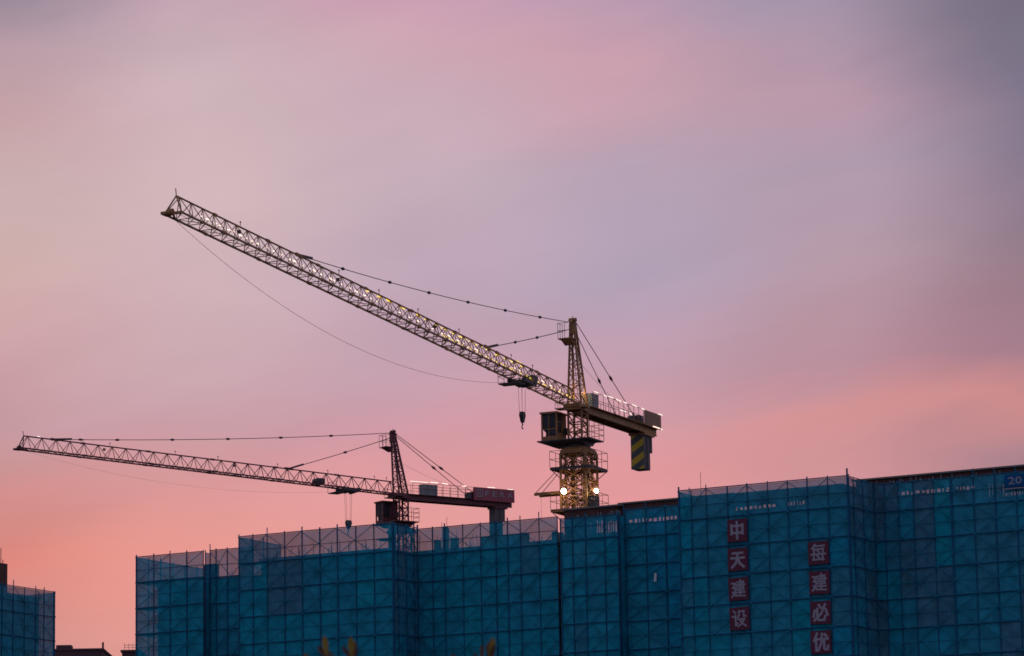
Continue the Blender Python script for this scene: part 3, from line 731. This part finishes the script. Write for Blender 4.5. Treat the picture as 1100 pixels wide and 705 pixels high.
    MB().tube(JP(.4, 0, jh), JP(JL - .28, 0, jh), .055 * q, 8).build('top_chord', mt, jo)
    for sy in (-1, 1): MB().beam(JP(0, sy * jw, 0), JP(JL, sy * jw, 0), .085 * q, .105 * q).build('bottom_chord', mt, jo)
    hdm = MB(); hdm.tube(JP(JL - .3, 0, jh), JP(JL, -jw, 0), .045 * q, 6); hdm.tube(JP(JL - .3, 0, jh), JP(JL, jw, 0), .045 * q, 6)
    hdm.beam(JP(JL, -jw - .05, 0), JP(JL, jw + .05, 0), .12, .16); hdm.beam(JP(JL, 0, 0), JP(JL - 1.2, -jw, .0), .1, .1); hdm.beam(JP(JL + .35, -jw * .8, -.02), JP(JL - .3, -jw * .8, 0), .3, .16)
    hdm.tube(JP(JL, -.25, .08), JP(JL, .0, .08), .2, 12); hdm.tube(JP(JL - .3, 0, jh), JP(JL - .2, 0, jh + .42), .03, 5)
    hdm.build('jib_head', mt, jo)
    k = 6.2
    while k < JL - 3:
        for y, h in ((0, jh), (jw, 0), (-jw, 0)): MB().beam(JP(k - .22, y, h), JP(k + .18, y, h), .12, .145).build('section_joint', mt, jo)
        k += 6.25
    for px in S['posts']:
        t = t_at(px, jh); pst = MB(); pst.tube(JP(t, 0, jh), JP(t - .02, 0, jh + .36), .02, 5); pst.beam(JP(t - .05, 0, jh + .3), JP(t + .05, 0, jh + .3), .05, .07); pst.build('rope_post', st, jo)
    for px in S['bulbs']:
        t = t_at(px, jh); MB().box(*sum(([c - .09, c + .09] for c in JP(t, 0, jh - .3)), [])).build('lamp_housing', st, jo)
    # rope lights laid along the jib
    for (p0, p1, y, h, mk, dash) in S['jib_lights']:
        ta, tb = t_at(p1, h), t_at(p0, h); t = ta; rr = random.Random(5)
        while t < tb:
            ln = rr.uniform(*dash); e = min(t + ln, tb); MB().tube(JP(t, y, h), JP(e, y + rr.uniform(-.03, .03), h + rr.uniform(-.05, .04)), .032, 5).build('rope_light', M[mk], jo); t = e + rr.uniform(.6, 2.2) * dash[1]
    # ---- trolley, ropes and hook
    tt = t_at(S['trolley'], -.2); tr = MB()
    for x in (-.75, .75):
        for sy in (-1, 1): tr.tube(JP(tt + x, sy * (jw - .06), -.02), JP(tt + x, sy * (jw + .1), -.02), .14, 10)
    tr.beam(JP(tt - .95, -jw - .02, -.16), JP(tt + .95, -jw - .02, -.16), .1, .2); tr.beam(JP(tt - .95, jw + .02, -.16), JP(tt + .95, jw + .02, -.16), .1, .2)
    tr.beam(JP(tt - .6, -jw, -.2), JP(tt - .6, jw, -.2), .2, .2); tr.beam(JP(tt + .6, -jw, -.2), JP(tt + .6, jw, -.2), .2, .2)
    tr.tube(JP(tt - .3, -.15, -.22), JP(tt - .3, .15, -.22), .22, 12); tr.tube(JP(tt + .3, -.15, -.22), JP(tt + .3, .15, -.22), .22, 12)
    tro = tr.build('trolley', st, o)
    bk = MB(); bk.beam(JP(tt + .95, -jw - .5, -.42), JP(tt + .95, jw - .1, -.42), 1.0, .07); railing  # inspection basket ahead of the trolley
    bo = bk.build('trolley_basket', st, tro)
    rb = MB()
    c0 = [JP(tt + .5, -jw - .5, -.4), JP(tt + 1.45, -jw - .5, -.4), JP(tt + 1.45, jw - .1, -.4)]
    for a_, b_ in zip(c0, c0[1:]):
        for h in (.45, .9): rb.tube(a_ + Vector((0, 0, h)), b_ + Vector((0, 0, h)), .02, 4)
    for a_ in c0: rb.tube(a_, a_ + Vector((0, 0, .9)), .02, 4)
    rb.build('basket_rail', st, tro)
    wt = t_at(S['jib_winch'], .3); wn = MB(); wn.tube(JP(wt, -.35, .33), JP(wt, .35, .33), .26, 14); wn.box(*sum(([c - .24, c + .24] for c in JP(wt - .42, .1, .36)), [])); wn.beam(JP(wt - .5, 0, .08), JP(wt + .35, 0, .08), .6, .1)
    wn.build('trolley_winch', st, jo)
    hz = S['hook_drop']; hx = JP(tt, 0, 0)
    hk = MB(); cz_ = hx.z - hz; ks = S.get('hook_k', .78)
    hk.prism([(hx.x - .3, cz_), (hx.x - .22, cz_ + .24), (hx.x + .22, cz_ + .24), (hx.x + .3, cz_), (hx.x + .2, cz_ - .3), (hx.x + .06, cz_ - .55), (hx.x - .06, cz_ - .55), (hx.x - .2, cz_ - .3)], -.12, .12)
    hk.tube((hx.x, -.16, cz_), (hx.x, .16, cz_), .24, 14); hk.tube((hx.x, 0, cz_ - .5), (hx.x, 0, cz_ - .75), .05, 6)
    for a0, a1 in ((0, 60), (60, 120), (120, 180), (180, 230)):
        f = lambda d_: (hx.x + .13 * math.sin(R(d_)), 0, cz_ - .88 + .13 * math.cos(R(d_))); hk.tube(f(a0), f(a1), .04, 6)
    hk.v = [(hx.x + (x - hx.x) * ks, y * ks, cz_ + (z - cz_) * ks) for x, y, z in hk.v]
    hko = hk.build('hook_block', S.get('hook_mat', st), o)
    for x in (-.3, .3):
        for y in (-.13, .13): MB().tube(JP(tt + x, y, -.3), (hx.x + (-.22 if x < 0 else .22), y * .8, cz_ + .1), .012, 4).build('rope', st, hko)
    # slack trolley rope from the jib head to the trolley
    MB().path(sag(JP(JL - .8, -jw * .7, -.1), JP(tt + .9, -jw * .7, -.3), S['slack'], 40), S.get('slack_r', .011), 4).build('slack_rope', st, o)
    MB().tube(JP(JL - .4, 0, .12), JP(tt + .8, 0, -.1), .012, 4).build('trolley_rope', st, o)
    # ---- pendants
    apx = Vector((ax + .12, 0, Z + hh))
    for px, cp, yy, s_, dz in S['front_pendants']:
        p = JP(t_at(px, jh), 0, jh + .05); t = t_at(px, jh)
        MB().beam(JP(t - .3, 0, jh + .02), JP(t + .5, 0, jh + .02), .1, .2).build('pendant_lug', mt, jo)
        cable('pendant_line', p, apx + Vector((.2, yy, dz)), S['prad'], o, st, cp, s_, plate=S['plate'], cr=S['cr'])
    CL = S['cj_len']
    for (x, y, cp) in S['rear_pendants']:
        cable('pendant_line', (-x, y, Z + .35), (ax - .15, y * .3, Z + hh + .05), S['prad'], o, st, cp, 0, plate=.5, cr=S['cr'], cl=.3)
    MB().path(sag((ax - .2, .0, Z + hh - 2.2), (-CL + 4.2, .2, Z + .9), .35, 14), .009, 4).build('hoist_rope', st, o)
    # ---- counter jib
    cj = MB(); gy = hw + .02
    for y in (-gy, gy):
        cj.box(-CL, -hw, y - .035, y + .035, Z - .42, Z - .02); cj.box(-CL, -hw, y - .09, y + .09, Z - .02, Z + .02); cj.box(-CL, -hw, y - .09, y + .09, Z - .46, Z - .42)
    k = -hw - .6
    while k > -CL + .3: cj.box(k - .05, k + .05, -gy + .04, gy - .04, Z - .34, Z - .1); k -= 1.4
    cjo = cj.build('counter_jib', mt, o)
    MB().box(-CL, -hw - .02, -gy - .32, gy + .32, Z + .022, Z + .06).build('deck', mt, cjo)
    ft = MB(); ft.box(-hw - .3, hw + .5, -gy - .08, gy + .08, Z - .32, Z + .10); ft.beam((hw + .1, -gy - .75, Z - .18), (hw + .1, gy + .5, Z - .18), .8, .07); fto = ft.build('jib_foot', mt, o)
    railing([(hw + .5, -gy - .1), (hw + .5, -gy - .72), (hw - .3, -gy - .72)], Z - .14, .75, .018, .5, 2).build('railing', mt, fto)
    y_ = gy + .3
    railing([(-hw - .3, y_), (-CL + S['board'], y_)], Z + .06, 1.02, .02, .85, 2).build('railing', mt, cjo)
    railing([(-hw - .3, -y_), (-CL, -y_), (-CL, y_)], Z + .06, 1.02, .02, .85, 2).build('railing', mt, cjo)
    # lights along the counter jib railing
    for (x0, x1, y, z, mk, dash, gap) in S['cj_lights']:
        x = x0; rr = random.Random(9)
        while x > x1:
            e = max(x - rr.uniform(.6, 1.2) * dash, x1); MB().tube((x, y, Z + z + rr.uniform(-.02, .05)), (e, y, Z + z - rr.uniform(-.02, .05)), .036, 5).build('rope_light', M[mk], cjo); x = e - gap * rr.uniform(.4, 1.4)
    c0, c1 = S['cabinet']
    cbx = MB(); cbx.box(-c1, -c0, gy - .55, gy + .12, Z + .1, Z + .98); cbx.box(-c1 - .04, -c0 + .04, gy - .6, gy + .16, Z + .98, Z + 1.03); cbx.build('electric_cabinet', S['cab_mat'], o)
    wx = -S['winch']
    wn = MB(); wn.tube((wx, -.42, Z + .42), (wx, .42, Z + .42), .34, 16); wn.box(wx - .95, wx - .4, -.4, .3, Z + .07, Z + .7); wn.box(wx + .45, wx + .8, .3, .85, Z + .07, Z + .55)
    wn.box(wx - 1.0, wx + .8, -.6, .6, Z + .062, Z + .14); wn.build('hoist_winch', st, o)
    # board at the tail
    bd = S['board']; ybd = gy + .34
    brd = MB(); z0b, z1b = S['board_z']; brd.box(-CL - .05, -CL + bd, ybd, ybd + .06, Z + z0b, Z + z1b); bo_ = brd.build('tail_board', S['board_mat'], o)
    if S.get('word'):
        n = len(S['word']); hgt = (z1b - z0b)
        # lettering faces +y: text runs along -x (to the right as seen from the front)
        def side_text(body, xc, w, h, name):
            me, (x0, x1, y0, y1) = text_mesh(body, 1, .012, .02)
            for v in me.vertices:
                X, Y, Z_ = v.co; v.co = (xc - (X - (x0 + x1) / 2) * w / (x1 - x0), ybd + .07 + Z_ * .5, Z + z0b + hgt * .56 + (Y - (y0 + y1) / 2) * h / (y1 - y0))
            me.materials.clear(); me.materials.append(M['sign_dim']); oo = bpy.data.objects.new(name, me); col.objects.link(oo); oo.parent = bo_
        lg = MB(); xl = -CL + bd - bd * .14; zc = Z + z0b + hgt * .56; hs = hgt * .27; ws = bd * .07
        for xx in (-ws, -ws * .33, ws * .33, ws): lg.box(xl + xx - .035, xl + xx + .035, ybd + .06, ybd + .085, zc - hs, zc + hs)
        for zz in (-hs, hs): lg.box(xl - ws, xl + ws, ybd + .061, ybd + .088, zc + zz - .035, zc + zz + .035)
        lg.build('emblem', M['sign_dim'], bo_)
        for k, ch_ in enumerate(S['word']): side_text(ch_, -CL + bd - bd * (.335 + .187 * k), bd * .125, hgt * .42, 'letter')
    # counterweight slabs hung under the tail
    x0, x1 = S['cw_x']; nsl = S['cw_n']; cwy = S['cw_w'] / 2; cz0 = Z - S['cw_h']
    fr = MB(); fr.box(-x1 - .15, -x0 + .1, -gy - .1, gy + .1, Z - .62, Z - .465); fr.build('ballast_frame', mt, o)
    th = (x1 - x0) / nsl
    for k in range(nsl):
        xa = -x0 - k * th; sl = MB(); zb = cz0 if k < nsl - 1 else cz0 + S['cw_h'] * .42
        sl.box(xa - th + .05, xa - (0 if k else 0), -cwy + (.05 if k % 2 else 0), cwy - (.05 if k % 2 else 0), zb, Z - .625)
        so = sl.build('counterweight', M['ballast'], o)
        if k == 0 and S.get('stripes'):
            zt_ = Z - .64; hh_ = zt_ - cz0; n = 5; wdt = 2 * cwy; sh = .62
            # slanted bands on the front face, clipped to the slab
            for q_ in range(-2, n + 2):
                zl0 = cz0 + q_ * hh_ / n * 1.02 - .35; zr0 = zl0 + sh; bh = hh_ / n * 1.02
                poly = [(-cwy, zl0), (cwy, zr0), (cwy, zr0 + bh), (-cwy, zl0 + bh)]
                for lim, sg in ((cz0, 1), (zt_, -1)):
                    out = []
                    for i_ in range(len(poly)):
                        p_, n_ = poly[i_], poly[(i_ + 1) % len(poly)]; ip, in_ = (p_[1] - lim) * sg >= 0, (n_[1] - lim) * sg >= 0
                        if ip: out.append(p_)
                        if ip != in_:
                            f = (lim - p_[1]) / (n_[1] - p_[1]); out.append((p_[0] + (n_[0] - p_[0]) * f, lim))
                    poly = out
                    if not poly: break
                if len(poly) < 3: continue
                mb = MB(); i_ = len(mb.v); n_ = len(poly)
                for xx in (xa + .004, xa + .012):
                    for y, z in poly: mb.v.append((xx, y, z))
                mb.f.append(tuple(range(n_, 2 * n_))); mb.f.append(tuple(reversed(range(n_))))
                for a_ in range(n_): b_ = (a_ + 1) % n_; mb.f.append((a_, b_, n_ + b_, n_ + a_))
                mb.mi = [0] * len(mb.f); mb.build('stripe', M['stripe_y'] if q_ % 2 else M['stripe_g'], so)
    return o

P1 = at(620.5, 437, 258)
crane(dict(pivot=P1, beta=25, paint=M['yellow'], hw=.5, q=1.0, cage=True, drop=3.2, apex_x=.55, head_h=5.75, tilt=3.45, jib_len=54.6, jw=.56, jh=1.08,
           label='large yellow tower crane with two bright floodlights on its mast',
           posts=[258, 364, 407, 449, 493, 549, 572], bulbs=[257, 363, 467], trolley=560.5, jib_winch=568, hook_drop=2.35, hook_k=.92, slack=2.5,
           jib_lights=[(208, 352, .22, .5, 'led_red', (.08, .4)), (385, 452, 0, .97, 'led_yellow', (.3, .8)), (455, 560, .05, .9, 'led_yellow', (.1, .3)), (352, 600, .25, .48, 'led_red', (.06, .6)), (470, 612, .3, .3, 'led_yellow', (.06, .2)), (552, 560, 0, 1.12, 'led_yellow', (.5, .9))],
           front_pendants=[(322, (.14, .30, .44, .585, .73, .87), 0, .35, 0), (524, (.32, .58), 0, .08, -.45)],
           rear_pendants=[(8.6, .62, (.42,)), (8.3, -.62, (.40,))], prad=.027, cr=.11, plate=1.6,
           cj_len=12.55, cj_lights=[(-.8, -9.8, .92, 1.08, 'led', .8, .75), (-9.2, -11.5, -.8, 1.1, 'led', 1.2, .5), (-2.0, -6.3, -.75, .3, 'led', .8, .5), (-12.0, -12.7, .98, 1.06, 'led', .8, .2), (-11.0, -12.6, .98, .02, 'led_red', 1.4, .2)],
           cabinet=(1.0, 2.1), cab_mat=M['grey_box'], winch=9.9, board=2.9, board_z=(-.02, 1.05), board_mat=M['brown_board'], 
           cw_x=(10.3, 11.9), cw_n=5, cw_w=1.0, cw_h=3.05, stripes=True))
P2 = at(430.5, 532, 330)
crane(dict(pivot=P2, beta=55, paint=M['red'], hw=.46, q=1.05, cage=False, hook_k=1.0, apex_x=.75, head_h=5.35, tilt=2.2, jib_len=37.0, jw=.5, jh=1.1,
           label='smaller dark red tower crane behind the square netted block, lettered tail board',
           posts=[89, 118, 188, 234, 298, 352, 402, 415], bulbs=[112, 252], trolley=374, jib_winch=340, hook_drop=3.0, slack=1.15, slack_r=.006,
           jib_lights=[(38, 43, 0, 1.2, 'led', (.2, .3))], hook_mat=M['stripe_g'],
           front_pendants=[(60, (.07, .175, .335, .50, .66, .815), 0, .25, .1), (311, (.55,), 0, .06, -.35)],
           rear_pendants=[(7.9, .5, (.45,)), (7.6, -.5, (.47,))], prad=.031, cr=.12, plate=1.5,
           cj_len=11.55, cj_lights=[(-.5, -2.4, .8, 1.16, 'led', 3., .05), (-2.6, -4.6, .82, 1.2, 'led_red', .9, .4), (-6.0, -6.6, .82, 1.1, 'led_red', .5, .2), (-7.4, -8.2, .82, 1.06, 'led', 1.6, .2), (-8.7, -9.5, .86, 1.16, 'led', .9, .2), (-10.9, -11.5, .82, 1.12, 'led', .9, .2)],
           cabinet=(2.0, 3.5), cab_mat=M['grey_box'], winch=7.4, board=4.35, board_z=(-.06, 1.1), board_mat=M['red_board'], word='FERA',
           cw_x=(9.75, 10.9), cw_n=4, cw_w=.95, cw_h=3.0))

# warm light thrown by the crane's two lit floodlights
def lamp_at(px, py, d, power, r, aim=None):
    ld = bpy.data.lights.new('floodlight_glow', 'POINT'); ld.energy = power; ld.color = (1, .78, .42); ld.shadow_soft_size = r
    lo = bpy.data.objects.new('floodlight_glow', ld); lo.location = at(px, py, d); col.objects.link(lo)
lamp_at(606.5, 528, 255.6, 48, .2); lamp_at(642, 527, 256.4, 30, .2)
ld = bpy.data.lights.new('floodlight_glow', 'POINT'); ld.energy = 25; ld.color = (1, .8, .4); ld.shadow_soft_size = .1
lo = bpy.data.objects.new('floodlight_glow', ld); lo.location = at(622, 436, 258) + Vector((0, 0, .8)); col.objects.link(lo)

# ------------------------------------------------------------------ foreground saplings whose tips enter the frame
def leaf(mb, base, d, up, L_, w, curl=.15):
    d = d.normalized(); s_ = d.cross(up).normalized(); n_ = s_.cross(d).normalized(); rows = [(0, .12), (.18, .4), (.4, .78), (.62, 1.), (.8, .86), (.93, .45), (1., .05)]
    i = len(mb.v)
    for t, ww in rows:
        c = base + d * L_ * t + n_ * (curl * L_ * t * t); e = n_ * (.12 * w * ww)
        mb.v += [tuple(c - s_ * w * ww / 2 + e), tuple(c), tuple(c + s_ * w * ww / 2 + e)]
    for k in range(len(rows) - 1):
        a = i + 3 * k; mb.f += [(a, a + 1, a + 4, a + 3), (a + 1, a + 2, a + 5, a + 4)]; mb.mi += [mb.cur, mb.cur]
def sapling(base, tips, label, seed):
    rr = random.Random(seed); o = empty('sapling', base); tag(o, label, 'sapling', 'saplings in the foreground')
    B0 = Vector(base); top = Vector((0, 0, 1.9)); MB().tube((0, 0, 0), top, .035, 8, .02).build('trunk', M['bark'], o)
    lv = MB()
    br = MB()
    locs = []
    for (tp, leaves) in tips:
        p = tp - B0; locs.append((p, leaves))
        mid = top.lerp(p, .5) + Vector((rr.uniform(-.03, .03), rr.uniform(-.05, .05), -.04)); br.path([top * .9, mid, p], .007, 6)
        for (dx, dy, dz, L_, w, mi) in leaves:
            lv.cur = mi; leaf(lv, p, Vector((dx, dy, dz)), Vector((0, -1, .25)), L_, w)
        for k in range(9):                                     # more leaves down the twig, below the frame
            q = mid.lerp(p, rr.uniform(.0, .75)); a = rr.uniform(0, 6.28); lv.cur = rr.choice((0, 1, 1)); leaf(lv, q, Vector((math.cos(a), math.sin(a), rr.uniform(.2, .9))), Vector((0, 0, 1)), rr.uniform(.07, .1), rr.uniform(.026, .036))
    for k in range(70):
        z = rr.uniform(.7, 2.2); a = rr.uniform(0, 6.28); rad = rr.uniform(.05, .32); q = Vector((math.cos(a) * rad, math.sin(a) * rad, z)); br.path([(0, 0, z - .15), q], .006, 5)
        for _ in range(5):
            b_ = rr.uniform(0, 6.28); lv.cur = rr.choice((0, 1, 1)); leaf(lv, q, Vector((math.cos(b_), math.sin(b_), rr.uniform(.1, 1))), Vector((0, 0, 1)), rr.uniform(.07, .1), rr.uniform(.026, .036))
    br.build('branches', M['bark'], o); lv.build('foliage', [M['leaf_yellow'], M['leaf_red']], o)
D1 = 14.5; s = D1 / FPX
def T(px, py): return at(px, py, D1)
def lf(dpx, dpy, w, mi, dy=.0): L_ = math.hypot(dpx, dpy) * s; return (dpx * s, dy * s, -dpy * s, L_, w * s, mi)
c1 = T(356, 760); c2 = T(514, 760)
sapling((c1.x, c1.y, 0), [(T(351, 708), [lf(-2.5, -25, 6.5, 0, 3), lf(-10.5, -14.5, 5, 1, -4), lf(3, -10, 5, 1, 6), lf(9, -4, 4, 1)]),
                          (T(378, 710), [lf(-1, -26, 7, 0, 2), lf(4, -22, 5.5, 1, 8), lf(-11, -17, 4.5, 1, -6), lf(7, -13, 3, 1, -3)]),
                          (T(329, 722), [lf(-.5, -20, 6.5, 0), lf(7, -12, 5, 1)])], 'sapling with blurred yellow leaf tips at the bottom, in front of the square block', 3)
sapling((c2.x, c2.y, 0), [(T(526, 714), [lf(4.5, -29, 7, 0, 3), lf(-1, -25, 6, 1, 8), lf(6, -22, 5, 1, -5)]),
                          (T(517, 716), [lf(1.5, -24, 4.5, 1, 2), lf(-5, -10, 4, 1)]),
                          (T(510, 720), [lf(1, -19, 4, 1), lf(5, -14, 4, 1)]), (T(486, 718), [lf(1, -16, 6, 1), lf(6, -12, 4, 1)])], 'sapling with blurred reddish leaf tips at the bottom, below the narrow slit of sky', 4)

# ------------------------------------------------------------------ light and sky
SUN_AZ, SUN_EL = R(-34), R(2.0)
sd = bpy.data.lights.new('sun', 'SUN'); sd.energy = .12; sd.color = (1, .62, .45); sd.angle = R(6)
so = bpy.data.objects.new('sun', sd); col.objects.link(so)
sun_dir = Vector((math.sin(SUN_AZ) * math.cos(SUN_EL), math.cos(SUN_AZ) * math.cos(SUN_EL), math.sin(SUN_EL)))
so.rotation_euler = (-sun_dir).to_track_quat('-Z', 'Y').to_euler()

w = bpy.data.worlds.new('World'); sc.world = w; w.use_nodes = True
n = w.node_tree.nodes; l = w.node_tree.links; n.clear()
def node(t, **kw):
    x = n.new(t)
    for k_, v_ in kw.items(): setattr(x, k_, v_)
    return x
def math_(op, a, b=None, c=None, clamp=False):
    x = node('ShaderNodeMath', operation=op, use_clamp=clamp)
    for i, q in enumerate((a, b, c)):
        if q is None: continue
        if isinstance(q, (int, float)): x.inputs[i].default_value = q
        else: l.new(q, x.inputs[i])
    return x.outputs[0]
tc = node('ShaderNodeTexCoord'); sep = node('ShaderNodeSeparateXYZ'); l.new(tc.outputs['Generated'], sep.inputs[0])
az = math_('MULTIPLY', math_('ARCTAN2', sep.outputs['X'], sep.outputs['Y']), 57.29578)
el = math_('MULTIPLY', math_('ARCSINE', sep.outputs['Z']), 57.29578)
# cloud drift: slow warps of the two angles, stretched along gently tilted bands
cmb = node('ShaderNodeCombineXYZ')
l.new(math_('MULTIPLY', az, .085), cmb.inputs[0]); l.new(math_('ADD', math_('MULTIPLY', el, .26), math_('MULTIPLY', az, -.075)), cmb.inputs[1])
nz = node('ShaderNodeTexNoise'); nz.inputs['Scale'].default_value = 1.35; nz.inputs['Detail'].default_value = 5; nz.inputs['Roughness'].default_value = .48; l.new(cmb.outputs[0], nz.inputs['Vector'])
nc = node('ShaderNodeSeparateColor'); l.new(nz.outputs['Color'], nc.inputs[0])
el2 = math_('ADD', el, math_('MULTIPLY', math_('SUBTRACT', nc.outputs[0], .5), 2.6))
az2 = math_('ADD', az, math_('MULTIPLY', math_('SUBTRACT', nc.outputs[1], .5), 3.2))
E0, E1 = 3.0, 27.0
fac = node('ShaderNodeMapRange'); fac.inputs['From Min'].default_value = E0; fac.inputs['From Max'].default_value = E1; l.new(el2, fac.inputs['Value'])
YS = [0, 60, 120, 200, 300, 400, 450, 500, 600, 700]
COLS = [
 (0,    [(146,130,148),(182,152,164),(194,158,164),(200,172,174),(205,170,170),(200,156,164),(192,146,157),(196,138,142),(218,126,120),(200,138,138)]),
 (220,  [(190,158,174),(199,172,182),(206,178,186),(208,180,186),(204,174,182),(200,162,174),(198,152,164),(206,148,156),(230,146,140),(220,148,146)]),
 (440,  [(199,150,176),(205,164,178),(200,170,184),(195,170,184),(188,162,181),(198,156,174),(204,150,166),(212,148,158),(232,152,148),(232,152,150)]),
 (660,  [(180,150,176),(204,158,174),(198,158,174),(180,158,178),(175,157,181),(192,152,170),(212,150,162),(222,147,153),(228,148,150),(228,148,148)]),
 (890,  [(158,144,168),(176,148,168),(184,150,168),(174,152,172),(180,150,166),(184,140,156),(212,144,148),(206,142,148),(206,140,146),(205,135,142)]),
 (1125, [(116,107,126),(120,110,132),(122,112,136),(130,115,138),(152,122,138),(164,120,138),(206,136,138),(166,124,138),(172,122,132),(170,115,125)]),
]
prev = None; px_prev = None
for x, cols_ in COLS:
    cr = node('ShaderNodeValToRGB'); cr.color_ramp.interpolation = 'EASE' if False else 'LINEAR'
    ramp = cr.color_ramp
    stops = []
    for yq, c in zip(YS, cols_): stops.append(((15.39 - .01423 * yq - E0) / (E1 - E0), srgb(c)))
    stops.append((1., (.17, .16, .27))); stops.sort()
    while len(ramp.elements) < len(stops): ramp.elements.new(.5)
    for e, (p_, c) in zip(ramp.elements, stops): e.position = p_
    for e, (p_, c) in zip(ramp.elements, stops): e.position = p_; e.color = (*c, 1)
    l.new(fac.outputs['Result'], cr.inputs['Fac'])
    a_ = (x - 550) * .01448
    if prev is None: prev = cr.outputs['Color']
    else:
        mr = node('ShaderNodeMapRange', interpolation_type='SMOOTHSTEP'); mr.inputs['From Min'].default_value = px_prev; mr.inputs['From Max'].default_value = a_; l.new(az2, mr.inputs['Value'])
        mx = node('ShaderNodeMix', data_type='RGBA'); l.new(mr.outputs['Result'], mx.inputs['Factor']); l.new(prev, mx.inputs['A']); l.new(cr.outputs['Color'], mx.inputs['B']); prev = mx.outputs['Result']
    px_prev = a_
# fine streaks
cm2 = node('ShaderNodeCombineXYZ'); l.new(math_('MULTIPLY', az, .16), cm2.inputs[0]); l.new(math_('ADD', math_('MULTIPLY', el, .62), math_('MULTIPLY', az, -.13)), cm2.inputs[1])
nz2 = node('ShaderNodeTexNoise'); nz2.inputs['Scale'].default_value = 1.3; nz2.inputs['Detail'].default_value = 6; nz2.inputs['Roughness'].default_value = .5; l.new(cm2.outputs[0], nz2.inputs['Vector'])
vr = node('ShaderNodeVectorMath', operation='SCALE'); l.new(prev, vr.inputs[0]); l.new(math_('MULTIPLY_ADD', nz2.outputs['Fac'], .19, .885), vr.inputs['Scale'])
# away from the afterglow the sky is blue dusk
away = node('ShaderNodeMapRange', interpolation_type='SMOOTHSTEP'); away.inputs['From Min'].default_value = 22; away.inputs['From Max'].default_value = 80; l.new(math_('ABSOLUTE', az), away.inputs['Value'])
mxa = node('ShaderNodeMix', data_type='RGBA'); l.new(away.outputs['Result'], mxa.inputs['Factor']); l.new(vr.outputs[0], mxa.inputs['A']); mxa.inputs['B'].default_value = (.30, .31, .42, 1)
b1 = node('ShaderNodeBackground'); l.new(mxa.outputs['Result'], b1.inputs['Color']); b1.inputs['Strength'].default_value = 1
sky = node('ShaderNodeTexSky', sky_type='NISHITA'); sky.sun_disc = False; sky.sun_elevation = SUN_EL; sky.sun_rotation = SUN_AZ
b2 = node('ShaderNodeBackground'); l.new(sky.outputs['Color'], b2.inputs['Color']); b2.inputs['Strength'].default_value = .012
ad = node('ShaderNodeAddShader'); l.new(b1.outputs[0], ad.inputs[0]); l.new(b2.outputs[0], ad.inputs[1])
out = node('ShaderNodeOutputWorld'); l.new(ad.outputs[0], out.inputs['Surface'])

sc.view_settings.view_transform = 'Standard'; sc.view_settings.look = 'None'; sc.view_settings.exposure = 0; sc.view_settings.gamma = 1; sc.view_settings.use_curve_mapping = False
sc.cycles.pixel_filter_type = 'BLACKMAN_HARRIS'; sc.cycles.filter_width = 1.65
sc.cycles.transparent_max_bounces = 16; sc.cycles.max_bounces = 6
